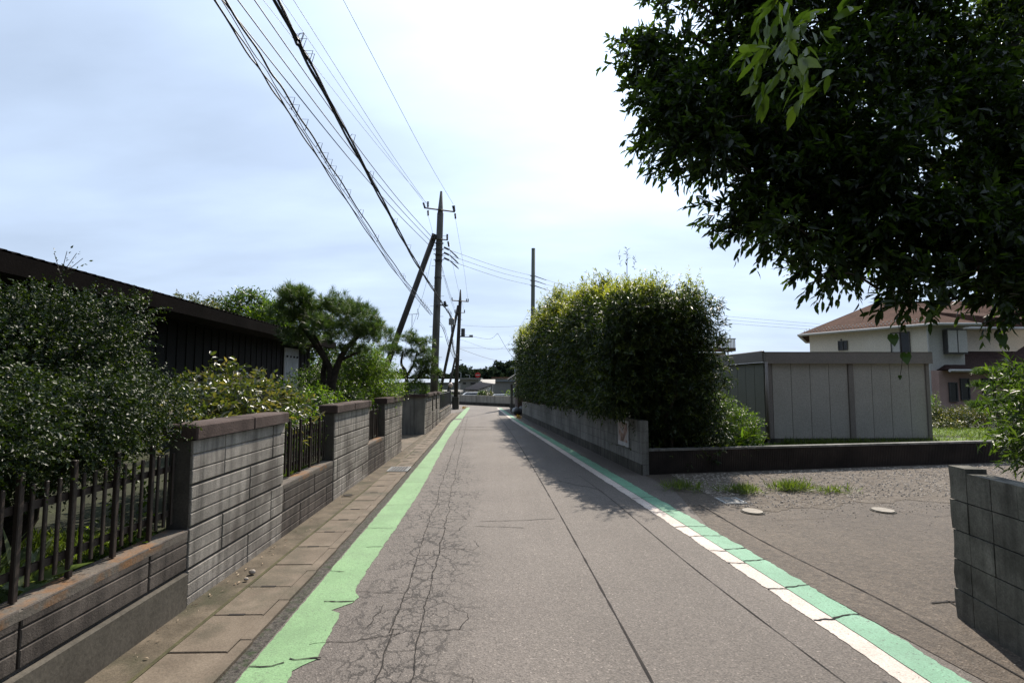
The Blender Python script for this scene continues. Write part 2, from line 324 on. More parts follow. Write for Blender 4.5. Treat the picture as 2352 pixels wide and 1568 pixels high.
M_metal = mottled('dark_metal', (0.05,0.05,0.05), (0.09,0.09,0.09), 6, 0.5, spec=0.5)
M_cable = mottled('cable_black', (0.012,0.012,0.013), (0.02,0.02,0.02), 6, 0.55)
M_wire = mottled('wire_grey', (0.05,0.05,0.055), (0.08,0.08,0.085), 6, 0.5)
M_galv = mottled('galvanised', (0.25,0.26,0.26), (0.36,0.37,0.37), 5, 0.5, spec=0.6)
M_glass = mottled('window_glass', (0.02,0.024,0.03), (0.04,0.045,0.055), 1, 0.12, spec=0.8)

# ------------------------------------------------------------------ ground and road
g = MB(); xs = [-2500,-400,-60,-12,12,60,400,2500]; ys = [-60,-10,20,41.5,52,120,500,5000]
def gz(y): return -0.32 if y < 42 else (-1.3 if y > 50 else -0.32)
g.add([(x, y, gz(y)) for y in ys for x in xs], [(j*8+i, j*8+i+1, (j+1)*8+i+1, (j+1)*8+i) for j in range(7) for i in range(7)])
tag(g.build('ground', M_grass_s), kind='structure')
EL = [(-8,-2.22),(16.4,-2.22),(28.4,-2.46),(34.5,-2.75),(37.5,-4.2),(44,-12)]           # left edge of the road, (y, x)
ERr = [(-8,3.1),(3.7,3.2),(3.75,15),(9.8,15.0),(9.3,2.52),(25.3,1.16),(30,0.85),(35.7,0.68),(40.0,-2.9),(47,-12)]
r = MB(); r.poly([(-2.22,-8,0),(3.25,-8,0),(3.18,3.7,0),(2.56,9.35,0),(1.2,25.3,0),(0.9,30,0),(0.72,35.6,0),(-2.88,39.9,0),(-13,51,0),(-13,42,0),(-4.4,37,0),(-2.9,34.5,0),(-2.5,28.4,0),(-2.22,16.4,0)])
r.mi = 1
def ribbon(mb, pts, w, z=0.004, jag=0.3, q=rng, taper=False):
    P = [Vector((p[0], p[1], 0)) for p in pts]; V = []; n = len(P)
    for i, p in enumerate(P):
        t = (P[min(i+1,n-1)]-P[max(i-1,0)]).normalized(); nn = Vector((-t.y, t.x, 0)); ww = w*(1+q.uniform(-jag,jag))*((1-0.85*i/(n-1)) if taper else 1)
        V += [p+nn*ww/2+Vector((0,0,z)), p-nn*ww/2+Vector((0,0,z))]
    mb.add(V, [(2*i, 2*i+1, 2*i+3, 2*i+2) for i in range(n-1)])
def crackline(mb, a, b, w, wob, q=rng, step=0.07, taper=False, z=0.004):
    a, b = Vector((a[0],a[1],0)), Vector((b[0],b[1],0)); L = (b-a).length; n = max(3, int(L/step)); d = (b-a)/n; nn = Vector((-d.y,d.x,0)).normalized(); off = 0; pts = []
    for i in range(n+1):
        off = off*0.86 + q.uniform(-wob, wob); e = math.sin(math.pi*i/n)**0.5 if i not in (0,n) else 0
        pts.append(a + d*i + nn*off*e)
    ribbon(mb, pts, w, z, 0.5, q, taper); return pts
q = random.Random(21)
seamx = lambda y: 0.83 - 0.0 * y - 0.0165*(y-3)*(1 if y < 7 else 1) - 0.0008*(y-3)**2
ribbon(r, [(seamx(y), y) for y in np.arange(-2, 27, 0.12)], 0.012, 0.004, 0.6, q)
ribbon(r, [(1.85-(y-3)*0.07+0.03*math.sin(y), y) for y in np.arange(2, 9.5, 0.2)], 0.008, 0.004, 0.6, q)
l1 = lambda y: -0.66 - 0.040*(y-3); l2 = lambda y: -0.46 - 0.042*(y-3)
for fn in (l1, l2):
    y = 0.5
    while y < 26:
        y2 = y + q.uniform(0.5, 1.3); crackline(r, (fn(y)+q.uniform(-.015,.015), y), (fn(y2)+q.uniform(-.015,.015), y2+0.05), q.uniform(0.004,0.009), 0.009, q, 0.04); y = y2
y = 1.2
while y < 15:                                            # rungs and the cracked network either side
    a = (l1(y)+q.uniform(-.01,0.01), y); b = (l2(y)+0.0, y+q.uniform(-.05,.05)); (crackline(r, a, b, q.uniform(.003,.006), 0.008, q, 0.03) if q.random() < .5 else None)
    if q.random() < 0.12:
        e = q.uniform(0.12, 0.42); c1 = (a[0]-e, y+q.uniform(-.12,.12)); crackline(r, a, c1, 0.0055, 0.016, q, 0.04, True)
        if q.random() < 0.8: crackline(r, c1, (c1[0]+q.uniform(-.05,.08), y+q.uniform(.18,.5)), 0.004, 0.018, q, 0.04)
    if q.random() < 0.12:
        e = q.uniform(0.12, 0.5)*(1 if y < 9 else .6); c1 = (b[0]+e, y+q.uniform(-.15,.15)); crackline(r, b, c1, 0.0055, 0.018, q, 0.04)
        c2 = (c1[0]+q.uniform(-.08,.06), c1[1]+q.uniform(.2,.4)); crackline(r, c1, c2, 0.0045, 0.018, q, 0.04)
        if q.random() < 0.5: crackline(r, c2, (c2[0]-e*0.7, c2[1]+q.uniform(-.05,.15)), 0.004, 0.016, q, 0.04, True)
    y += q.uniform(0.09, 0.36)
crackline(r, (-0.2,6.35), (0.68,6.46), 0.009, 0.012, q); crackline(r, (-0.25,6.15), (0.30,6.07), 0.008, 0.012, q)
crackline(r, (-1.15,3.45), (-0.62,3.6), 0.005, 0.02, q, 0.03); crackline(r, (-1.1,4.3), (-0.72,4.25), 0.005, 0.018, q, 0.03)
crackline(r, (1.0,8.9), (1.5,8.2), 0.012, 0.02, q); crackline(r, (1.4,9.3), (1.1,9.1), 0.01, 0.02, q)
for yy in (18.5, 19.6): ribbon(r, [(x, yy+0.05*math.sin(x*3)) for x in np.arange(-1.5, 0.7, 0.1)], 0.05, 0.004, 0.5, q)
tag(r.build('road', [M_asph, M_crack]), kind='structure')
yd = MB(); yd.poly([(2.9,-3,0.004),(16,-3,0.004),(16,8.0,0.004),(2.62,8.0,0.004),(2.28,5.6,0.004),(2.5,3.9,0.004),(2.85,1,0.004)]); yd.poly([(2.62,8.0,0.004),(16,8.0,0.004),(16,11.8,0.004),(2.56,9.42,0.004)]); yd.mi = 1
ribbon(yd, [(2.62+0.5*(6.9-yy)*0.12+0.03*math.sin(yy*2), yy) for yy in np.arange(2.2, 7.2, 0.12)], 0.012, 0.009, 0.6, q)
crackline(yd, (3.2,6.3), (4.9,6.42), 0.006, 0.02, q, z=0.009, taper=True); crackline(yd, (5.2,6.4), (7.0,6.75), 0.006, 0.03, q, z=0.009, taper=True); crackline(yd, (4.8,6.85), (5.3,6.35), 0.006, 0.02, q, z=0.009)
crackline(yd, (3.15,3.95), (3.45,4.0), 0.018, 0.01, q, z=0.009); crackline(yd, (3.3,4.0), (3.27,3.75), 0.012, 0.01, q, z=0.009)
tag(yd.build('asphalt_yard', [M_yard, M_crack]), kind='structure')
gv = MB(); up_ = [(x, 7.15+0.35*math.sin(x*1.3)*math.sin(x*0.5)+0.1*math.sin(x*7)+rng.uniform(-.05,.05)) for x in np.arange(3.0, 16.1, 0.08)]
gv.add([(a, b, 0.0075) for a, b in up_] + [(a, 9.42+(a-2.6)*0.165, 0.0075) for a, b in up_], [(i, i+1, len(up_)+i+1, len(up_)+i) for i in range(len(up_)-1)])
tag(gv.build('gravel_strip', M_gravel), kind='structure')
# loose stones on the gravel: one mass
st = MB(); q = random.Random(3)
def pebble(mb, x, y, z, s, q):
    a = q.uniform(0, 6.28); V = []
    for k in range(5):
        th = a+k*1.2566; V.append((x+math.cos(th)*s*q.uniform(.7,1.2), y+math.sin(th)*s*q.uniform(.7,1.2), z))
    V.append((x+q.uniform(-.2,.2)*s, y, z+s*q.uniform(.45,.9))); mb.add(V, [(k,(k+1)%5,5) for k in range(5)])
for _ in range(5200):
    x = 3.0 + 10*q.random()**1.0; y = q.uniform(7.2+0.3*math.sin(x*1.3), 9.3+(x-2.6)*0.16)
    pebble(st, x, y, 0.011, q.uniform(0.008, 0.026), q)
for _ in range(1600): x = q.uniform(2.8, 9.5); pebble(st, x, 7.35-abs(q.gauss(0,0.5)), 0.006, q.uniform(0.004, 0.014), q)
for _ in range(900): pebble(st, q.uniform(2.9, 8), q.uniform(3.0, 7.3), 0.006, q.uniform(0.002, 0.006), q)
tag(st.build('loose_stones', M_stone), kind='stuff', label='pale loose stones scattered over the gravel in front of the low dark wall', cat='stones')
def interp(tab):
    xs_, ys__ = zip(*tab); return lambda y: float(np.interp(y, xs_, ys__))
GL = interp([(0,-1.34),(3.04,-1.396),(7.9,-1.47),(15.16,-1.618),(21.5,-1.851),(28,-1.93),(34.7,-1.974)])
# broken asphalt between kerb and green stripe
bd = MB(); ys_ = list(np.arange(0, 30, 0.3))
#SLX = lambda y: -1.39 - 0.0035*(max(y,3)-3) - 0.00085*(max(y,3)-3)**2*0.8 if y < 22 else -1.84-(y-22)*0.012
bd.add([(GL(y)-0.13, y, 0.004) for y in ys_] + [(GL(y)-0.012, y, 0.004) for y in ys_], [(len(ys_)+i, len(ys_)+i+1, i+1, i) for i in range(len(ys_)-1)])
tag(bd.build('broken_road_edge', M_dirtasph), kind='structure')

# painted stripes: ragged, cracked sheets
def stripe(name, xl, xr, y0, y1, m, z, jl, jr, gaps, q, step=0.025):
    mb = MB(); ys = list(np.arange(y0, y1, step)); V = []; jlv = jrv = 0
    for y in ys:
        jlv = jlv*0.75 + q.uniform(-jl, jl); jrv = jrv*0.75 + q.uniform(-jr, jr)
        V += [(xl(y)+jlv, y, z), (xr(y)+jrv, y, z)]
    n = len(ys)
    mb.add(V, [(2*i, 2*i+1, 2*i+3, 2*i+2) for i in range(n-1)])
    mb.mi = 1
    for gy, a, b, w in gaps:
        P = crackline(mb, (xl(gy)+(xr(gy)-xl(gy))*a, gy), (xl(gy)+(xr(gy)-xl(gy))*b, gy+q.uniform(-.03,.05)), w, 0.012, q, 0.03, z=z+0.004)
    return tag(mb.build(name, [m, M_crack]), kind='structure')
GR0 = interp([(0,-1.0),(2.4,-1.06),(3.0,-1.11),(3.15,-1.13),(3.28,-1.04),(3.6,-1.07),(3.9,-1.10),(3.95,-1.16),(4.08,-1.05),(4.18,-1.03),(4.3,-1.10),(5,-1.11),(7.9,-1.133),(15.15,-1.388),(21.5,-1.497),(28,-1.62),(34.7,-1.751)])
q = random.Random(11)
stripe('green_stripe', GL, GR0, 0, 23.3, M_green, 0.004, 0.004, 0.006, [(3.28,.55,1.05,.012),(3.2,0,.6,.008),(4.1,.4,1.0,.013),(4.75,0,.4,.008),(5.4,.5,1,.008),(6.1,0,.9,.006),(7.2,0,1,.006),(2.9,.6,1,.01),(8.8,0,1,.008),(10.3,0,.7,.01)], q)
stripe('green_stripe', GL, GR0, 24.0, 34.8, M_green, 0.004, 0.004, 0.01, [], q)
RL = interp([(0,2.22),(3.0,2.16),(3.45,2.147),(4.26,2.098),(6.63,1.923),(15.07,1.248),(22.44,0.634),(34.0,-0.062)])
RM = lambda y: RL(y) + 0.155 - 0.0012*y
RR = lambda y: RM(y) + 0.225 - 0.002*y
sg = [(3.7,0,1,.014),(4.25,0,1,.014),(4.87,0,1,.012),(5.21,0,1,.012),(5.67,0,1,.01),(6.04,0,1,.012),(6.72,0,1,.012),(7.52,0,1,.012),(8.32,0,1,.012)]
stripe('white_line', RL, RM, 0, 34, M_white, 0.004, 0.006, 0.001, [(a+.0,b,c,d) for a,b,c,d in sg], q)
stripe('green_stripe', RM, RR, 0, 34, M_green2, 0.008, 0.001, 0.009, [(a+.02,b,c,d) for a,b,c,d in sg], q)

# ------------------------------------------------------------------ left gutter pavement
pv = MB(); pv.box(-2.2,-1.935,-2,29,-0.1,0.022)
pv.mi = 1; pv.box(-1.95,-1.925,-2,13,0.0,0.027)
pv.mi = 2; y = 3.325 - 0.508*8; q = random.Random(4)
while y < 28:
    cr_ = GL(y)-0.10; x0 = min(-1.925, cr_-0.085-0.27)
    pv.bbox(x0, cr_-0.085, y+0.006, y+0.502, -0.1, 0.026+q.uniform(-.002,.002), 0.004)
    pv.mi = 3; pv.box(x0+0.1, x0+0.21, y-0.012, y+0.011 , 0.0, 0.031) if q.random() < .8 else None; pv.mi = 2; y += 0.508
y = -2
while y < 28:
    cr_ = GL(y+0.25)-0.10
    pv.bbox(cr_-0.078, cr_, y+0.003, y+0.605, -0.1, 0.028, 0.004); y += 0.608
o = pv.build('pavement', [M_mort, M_moss, M_pave, M_crack]); tag(o, kind='structure')
dw = MB(); dw.prism([(-9,12.6),(-2.2,12.6),(-2.2,16.4),(-9,16.4)], -0.3, 0.03); tag(dw.build('driveway', M_pave), kind='structure')
# grate over the gutter
t = thing('drain_grate', (-1.75,9.95,0.03), 'small steel drain grate set in the left gutter beside the green stripe', 'drain grate')
f = MB(); f.box(-1.96,-1.60,9.70,9.72,0.03,0.042); f.box(-1.96,-1.60,10.18,10.20,0.03,0.042); f.box(-1.96,-1.94,9.72,10.18,0.03,0.042); f.box(-1.62,-1.60,9.72,10.18,0.03,0.042); f.build('frame', M_galv, t)
f = MB(); f.box(-1.94,-1.62,9.72,10.18,0.030,0.034); f.build('pit', M_crack, t)
for k in range(6): f = MB(); x = -1.91+k*0.052; f.box(x, x+0.012, 9.72, 10.18, 0.034, 0.044); f.build('bar', M_galv, t)
f = MB(); ring = [(-2.09+0.05*math.cos(a)*1.3, 7.72+0.06*math.sin(a)) for a in np.arange(0,6.28,.5)]; f.prism([(-2.16,7.64),(-2.02,7.64),(-2.02,7.80),(-2.16,7.80)],0.02,0.028); f.mi=1; f.prism(ring,0.0,0.033)
tag(f.build('drain_hole', [M_mort, M_crack], loc=(-2.09,7.72,0.02)), 'small dark weep hole in the mortar strip at the foot of the left wall', 'drain hole')

# ------------------------------------------------------------------ left block wall
C_ = [(-0.02,0.27),(0.27,0.56),(0.56,0.86),(0.86,1.19)]
def block_face(mb, x, y0, y1, courses, q, step=0.93, off=0.0, proud=0.016):
    """three-bar decorative blocks on the plane x, facing +x"""
    for ci, (z0, z1) in enumerate(courses):
        ya = y0 - (step*0.5 if ci % 2 else 0) - off
        while ya < y1:
            a, b = max(ya+0.007, y0+0.001), min(ya+step-0.007, y1-0.001)
            if b - a > 0.03:
                hh = (z1-z0-0.012)/3; pj = q.uniform(0, 0.003)
                for k in range(3):
                    zz = z0+0.006+k*hh; mb.bbox_x(x, x+proud+pj, a, b, zz+0.004, zz+hh-0.004)
                    if k: mb.box(x-0.005, x+0.008+pj, a, b, zz-0.0016, zz+0.0016)
            ya += step
def bbox_x(s, x0, x1, y0, y1, z0, z1, b=0.005):          # slab whose outer (+x) face has chamfered edges
    V = [(x0,y0,z0),(x0,y1,z0),(x0,y1,z1),(x0,y0,z1),(x1-b,y0,z0),(x1-b,y1,z0),(x1-b,y1,z1),(x1-b,y0,z1),(x1,y0+b,z0+b),(x1,y1-b,z0+b),(x1,y1-b,z1-b),(x1,y0+b,z1-b)]
    F = [(8,9,10,11)] + [(k,(k+1)%4,4+(k+1)%4,4+k) for k in range(4)] + [(4+k,4+(k+1)%4,8+(k+1)%4,8+k) for k in range(4)]
    return s.add(V, F)
MB.bbox_x = bbox_x
def slat_fence(name, X, y0, y1, zb, zt, parent, q, spacing=0.083, w=0.022):
    f = thing(name, (X, y0, zb), None, None); f.parent = parent; f.location = Vector((X,y0,zb))-world_loc(parent)
    m = MB(); m.box(X-0.03, X-0.014, y0, y1, zb+0.10, zb+0.14); m.build('rail', M_fence, f); m = MB(); m.box(X-0.03, X-0.014, y0, y1, zt-0.16, zt-0.12); m.build('rail', M_fence, f)
    k = 0; y = y0+0.03; sl = MB()
    while y < y1-0.03:
        lng = k % 4 == 0; sl.bbox(X-0.012, X+0.004+(0.010 if lng else 0), y, y+(w+0.008 if lng else w), zb+(0.0 if lng else 0.045), zt+(0.05 if lng else -0.03), 0.004); y += spacing; k += 1
    sl.build('slats', M_fence, f)
W1 = thing('block_wall', (-2.2,4,0), 'nearest grey block wall on the left with dark red-brown coping and slatted openings', 'block wall')
q = random.Random(31); XF = -2.2
segs_hi = [(4.0,5.68),(7.40,9.36),(10.68,12.55)]; segs_lo = [(-3,4.0),(5.68,7.40),(9.36,10.68)]
for i, (a, b) in enumerate(segs_hi):
    m = MB(); m.mi = 1; m.box(XF-0.17, XF-0.018, a, b, -0.2, 1.188); m.mi = 0; block_face(m, XF-0.018, a, b, C_, q, off=0.0 if i == 0 else 0.3); m.build('high_panel', [M_block, M_joint], W1)
    m = MB(); y = a-0.02
    while y < b: e = min(y+0.92, b+0.02); m.bbox(XF-0.22, XF+0.035, y+0.004, e-0.004, 1.19, 1.295, 0.012); y = e
    m.build('coping', M_cope, W1)
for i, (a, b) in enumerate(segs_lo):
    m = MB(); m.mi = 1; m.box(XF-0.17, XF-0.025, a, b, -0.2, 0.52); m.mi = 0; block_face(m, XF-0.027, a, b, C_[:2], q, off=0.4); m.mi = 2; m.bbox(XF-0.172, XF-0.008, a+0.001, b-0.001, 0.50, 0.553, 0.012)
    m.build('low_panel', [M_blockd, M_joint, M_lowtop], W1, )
    slat_fence('fence_panel', XF-0.10, a+0.01, b-0.01, 0.565 if i else 0.56, 1.13, W1, q)
m = MB(); m.bbox(XF-0.02, XF+0.022, -3, 3.97, -0.1, 0.262, 0.008); m.build('footing', M_foot, W1)
# second wall beyond the driveway
W2 = thing('block_wall', (-2.25,16.5,0), 'farther grey block wall on the left beyond the driveway opening, with a grille along its low end', 'block wall')
X2 = lambda y: -2.2-0.021*(y-16.5)
m = MB(); m.box(-6.5,-2.215,16.5,16.65,-0.2,1.16); m.build('return_panel', M_plain, W2)
m = MB(); m.bbox(-6.5,-2.18,16.46,16.7,1.16,1.24,0.01); m.build('coping', M_cope, W2)
def strip_wall(m, a, b, cs, xs, q, mi0=0):
    n = max(1, int((b-a)/0.9)); 
    for k in range(n):
        ya, yb = a+(b-a)*k/n, a+(b-a)*(k+1)/n; x = X2((ya+yb)/2)
        m.mi = 1; m.box(x-0.15, x-0.018, ya, yb, -0.2, cs[-1][1]); m.mi = mi0; block_face(m, x-0.018, ya, yb, cs, q, step=0.46)
C2 = [(0.0,0.18),(0.2,0.4),(0.4,0.6),(0.6,0.8),(0.8,1.0),(1.0,1.16)]
for a, b in ((16.65,18.4),(19.1,19.9),(20.6,21.5)):
    m = MB(); strip_wall(m, a, b, C2, 0, q); m.build('high_panel', [M_block, M_joint], W2)
    m = MB(); x = X2((a+b)/2); m.bbox(x-0.2, x+0.05, a-0.02, b+0.02, 1.165, 1.245, 0.01); m.build('coping', M_cope, W2)
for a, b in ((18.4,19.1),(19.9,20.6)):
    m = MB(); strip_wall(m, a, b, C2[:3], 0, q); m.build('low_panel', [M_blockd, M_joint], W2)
    slat_fence('fence_panel', X2(a)-0.09, a, b, 0.61, 1.15, W2, q)
m = MB(); strip_wall(m, 21.5, 28.4, C2[:2], 0, q); m.build('low_panel', [M_block, M_joint], W2)
m = MB(); xa, xb = X2(21.5), X2(28.4); m.obox((xa+0.01,21.5), (xb-xa, 6.9), 6.9, 0.16, 0.03, 0.402); m.build('ledge', M_pave, W2)
gr = thing('grille', (xa,21.5,0.43), None, None); gr.parent = W2; gr.location = Vector((xa,21.5,0.43))-W2.location
for zz in (0.47,1.12):
    m = MB(); m.tube([(xa-.06,21.5,zz),(xb-.06,28.4,zz)],0.012,6); m.build('rail', M_metal, gr)
m = MB(); k = 0; y = 21.55
while y < 28.4:
    x = X2(y)-.06; m.tube([(x,y,0.43),(x,y,1.16)],0.007,5); y += 0.12
m.build('bars', M_metal, gr)
m = MB(); m.bbox(xb-0.12,xb,28.4,28.52,0,1.2,0.01); m.build('end_post', M_metal, W2)
t = thing('globe_lamp', (xb-0.12,29.6,0), 'round white globe lamp standing at the end of the grille beyond the second wall', 'lamp')
m = MB(); m.tube([(xb-0.12,29.6,-0.1),(xb-0.12,29.6,1.34)],0.03,8); m.build('post', M_metal, t)
m = MB(); m.sphere((xb-0.12,29.6,1.46),0.125,16,10); m.build('globe', mottled('globe_white',(0.6,0.45,0.38),(0.72,0.6,0.52),1,0.35), t, True)
# leftovers on the gutter
q = random.Random(9); M_dry = mottled('dry_leaf',(0.18,0.12,0.07),(0.42,0.34,0.24),20,0.8)
m = MB()
for _ in range(60):
    y = q.choice([q.uniform(2.9,5.6), q.uniform(3,12)]); x = -2.16+abs(q.gauss(0,0.09)); a = q.uniform(0,3.14); l = q.uniform(.006,.022); w = l*0.35
    c, s = math.cos(a), math.sin(a); z = 0.03
    m.add([(x-c*l,y-s*l,z),(x-s*w,y+c*w,z+.008),(x+c*l,y+s*l,z+.003),(x+s*w,y-c*w,z+.004)], [(0,3,2,1)])
tag(m.build('leaf_litter', M_dry), 'dry leaf and chip litter along the foot of the left wall', 'leaf litter', kind='stuff')
for x, y, s, lab in ((-2.02,4.62,0.03,'larger grey pebble on the mortar strip by the left wall'),(-2.0,4.47,0.02,'smaller grey pebble on the mortar strip by the left wall')):
    m = MB(); m.sphere((x,y,0.03+s*0.5),s,8,6,(1,.8,.65)); tag(m.build('pebble', M_stone, None, True, (x,y,0.03)), lab, 'pebble')

# ------------------------------------------------------------------ gardens on the left
m = MB(); m.prism([(-14,-6),(-2.36,-6),(-2.36,12.4),(-14,12.4)], -0.3, 0.44); tag(m.build('garden_soil', M_grass_s), kind='structure')
def grass(name, areas, n, h, label, cat, mat, seed, kind='stuff', w=0.006, lean=0.5):
    r = np.random.default_rng(seed); Tw = []
    for (x0,x1,y0,y1,z) in areas:
        k = n//len(areas); P = np.stack([r.uniform(x0,x1,k), r.uniform(y0,y1,k), np.full(k,z)],1); D = r.normal(size=(k,3))*lean; D[:,2] = 1
        Tw.append(np.concatenate([P, D, np.full((k,1), 0.02)], 1))
    V = foliage_mesh(np.concatenate(Tw), 3, h, w, 0.1, 0.45, seed)
    return tag(foliage_obj(name, [V], mat), label, cat, kind=kind)
L_grass = leafmat('leaf_grass', (0.035,0.05,0.012), (0.075,0.11,0.024), (0.16,0.18,0.05), 0.4, 0.5)
grass('garden_grass', [(-3.6,-2.37,1.5,4.2,0.44),(-2.9,-2.37,5.7,7.3,0.44)], 15000, 0.085, 'short bright grass behind the slatted openings of the left wall', 'grass', L_grass, 5, w=0.008)
L_glossy = leafmat('leaf_holly', (0.006,0.011,0.0035), (0.015,0.029,0.007), (0.065,0.09,0.013), 0.17, 0.46, 0.28)
L_broad = leafmat('leaf_broad', (0.022,0.035,0.010), (0.058,0.070,0.022), (0.18,0.135,0.07), 0.34, 0.32, 0.6)
L_mid = leafmat('leaf_mid', (0.012,0.025,0.007), (0.034,0.06,0.013), (0.09,0.13,0.024), 0.45, 0.4)
L_bright = leafmat('leaf_bright', (0.018,0.036,0.007), (0.055,0.095,0.014), (0.14,0.18,0.028), 0.5, 0.4)
L_pine = leafmat('needle', (0.018,0.035,0.012), (0.045,0.078,0.024), (0.11,0.15,0.05), 0.28, 0.45)
L_tree = leafmat('leaf_tree', (0.008,0.015,0.005), (0.020,0.034,0.009), (0.055,0.085,0.016), 0.48, 0.36, 0.35)
L_hedge = leafmat('leaf_hedge', (0.009,0.019,0.007), (0.025,0.043,0.011), (0.10,0.12,0.02), 0.24, 0.42, 0.35)
def shrub(name, loc, label, cat, blobs, n, tl, L, W, mat, per=8, seed=1, tips=None, r0=0.02, group=None, crown='foliage', **k):
    t = thing(name, loc, label, cat, group); fk = {a: k.pop(a) for a in list(k) if a in ('droop','spread','fold','tuft','fine')}
    foliage_obj(crown, [foliage_mesh(blob_twigs(blobs, n, tl, seed, **k), per, L, W, seed=seed, **fk)], mat, t)
    m = MB()
    if tips is None: tips = [(b[0], b[1], b[2]-b[5 if len(b) > 5 else 3]*0.2) for b in blobs[:6]]
    limbs(m, loc, tips, r0, seed); m.build('stem', M_bark, t, True); return t
# big glossy rounded shrub over the near fence
shrub('round_shrub', (-3.3,3.7,0.44), 'large rounded dark shrub with tiny glossy leaves spilling over the near left fence', 'shrub',
      [(-3.15,3.75,1.52,0.72,0.95,0.52),(-3.75,3.9,1.75,0.9,0.9,0.62),(-2.85,3.95,1.3,0.42,0.5,0.34),(-3.2,4.1,1.95,0.55,0.6,0.38),(-2.95,3.2,1.3,0.5,0.6,0.3),(-4.4,3.6,1.6,0.9,0.9,0.7),(-2.75,2.6,1.3,0.5,0.6,0.32),(-2.55,3.3,1.2,0.3,0.5,0.25),(-2.7,2.0,1.35,0.5,0.6,0.35),(-3.0,3.2,1.1,0.5,0.8,0.25),(-2.34,2.5,1.40,0.28,0.5,0.26),(-2.32,3.15,1.40,0.22,0.45,0.26),(-2.32,3.75,1.42,0.20,0.35,0.26),(-2.4,1.8,1.4,0.3,0.5,0.3),], 18500, 0.13, 0.024, 0.013, L_glossy, per=13, seed=3, lumps=9, lump_r=0.28, surf=0.45, spread=0.8, r0=0.05)
t = thing('tall_sprig', (-3.30,4.1,2.2), 'thin sprig sticking up out of the rounded shrub against the sky', 'sprig')
m = MB(); base = Vector((-3.42,4.2,2.2))
for tp in ((-3.36,4.22,2.62),(-3.27,4.2,2.60),(-3.44,4.2,2.60),(-3.22,4.2,2.56)): m.tube([base, (-3.38,4.2,2.42), tp], [0.004,0.003,0.002], 5)
m.build('twig', M_bark, t)
foliage_obj('leaves', [foliage_mesh(np.array([[-3.38,4.2,2.40, tp[0]+3.38, tp[1]-4.2, tp[2]-2.40, 0.25] for tp in ((-3.34,4.22,2.62),(-3.25,4.2,2.60),(-3.44,4.2,2.60),(-3.20,4.2,2.52))]), 9, 0.028, 0.013, 0.0, 0.7, 4)], L_glossy, t)
shrub('broadleaf_shrub', (-2.9,5.9,0.44), 'loose bush with large mixed green and tan leaves leaning on the first coping', 'shrub',
      [(-2.95,5.6,1.35,0.45,0.7,0.22),(-2.7,6.2,1.3,0.35,0.6,0.22),(-3.1,6.4,1.45,0.45,0.6,0.26),(-2.6,6.7,1.18,0.3,0.5,0.25),(-2.9,5.1,1.2,0.35,0.5,0.25),(-3.1,5.9,1.0,0.4,0.7,0.3)], 620, 0.24, 0.075, 0.032, L_broad, per=8, seed=5, lumps=3, r0=0.018, spread=0.75, up=0.5, fine=True)
t = thing('broad_grass_clump', (-2.75,2.9,0.44), 'arching strap leaved clump seen through the near fence bars', 'plant')
rr = np.random.default_rng(2); Tw = np.concatenate([rr.normal(size=(70,3))*[.16,.22,0]+[-2.72,2.95,0.46], rr.normal(size=(70,3))*[.5,.5,.1]+[0,0,.8], np.full((70,1),.12)],1)
foliage_obj('leaves', [foliage_mesh(Tw, 2, 0.30, 0.045, 0.5, 0.5, 6)], leafmat('leaf_strap',(0.06,0.09,0.04),(0.16,0.21,0.11),(0.32,0.36,0.22),0.4,0.3), t)
m = MB(); m.tube([(-2.75,2.9,0.40),(-2.75,2.92,0.52)],[0.05,0.03],7); m.build('stem', M_bark, t)
shrub('leafy_climber', (-2.45,3.75,0.44), 'small bright climbing plant at the end of the near fence', 'plant', [(-2.45,3.72,0.75,0.08,0.12,0.3),(-2.48,3.6,0.6,0.12,0.2,0.14)], 60, 0.12, 0.04, 0.03, L_bright, per=5, seed=8, r0=0.008)
shrub('small_green_shrub', (-2.75,8.0,0.44), 'small bright green shrub behind the second opening of the left wall', 'shrub',
      [(-2.7,8.0,1.25,0.35,0.45,0.28),(-2.9,8.5,1.1,0.5,0.6,0.4),(-2.6,7.6,0.95,0.25,0.5,0.3),(-3.3,8.0,0.9,0.6,1,0.4)], 900, 0.2, 0.055, 0.02, L_bright, per=8, seed=9, lumps=3, r0=0.02, up=0.2)
# pines
def pine(loc, label, pads, trunk, n, nl, seed, r0=0.09, name='pine_tree'):
    t = thing(name, loc, label, 'pine tree')
    foliage_obj('crown', [foliage_mesh(blob_twigs(pads, n, 0.14, seed, up=0.9, surf=0.4, out=0.5), 34, nl, 0.0065 if nl < .12 else 0.007, droop=-0.1, spread=0.62, seed=seed, tuft=True)], L_pine, t)
    m = MB()
    for pts, a, b in trunk: c = crom(pts, 5); m.tube(c, [a+(b-a)*i/(len(c)-1) for i in range(len(c))], 8)
    m.build('trunk', M_bark, t, True); return t
q = random.Random(14); pads = []
for cx_, cz, k in ((-4.15,3.15,1),(-3.85,3.1,1),(-3.5,3.12,1),(-3.15,3.1,1),(-2.8,2.9,1),(-2.55,2.6,1),(-3.6,2.75,1),(-3.2,2.7,1),(-4.05,2.8,1),(-2.75,2.5,1),(-3.9,2.5,1),(-2.9,2.25,.8)):
    for j in range(4): pads.append((cx_+q.uniform(-.22,.22), 10.9+q.uniform(-.8,.8), cz+q.uniform(-.16,.14), 0.27*k, 0.32*k, 0.18*k))
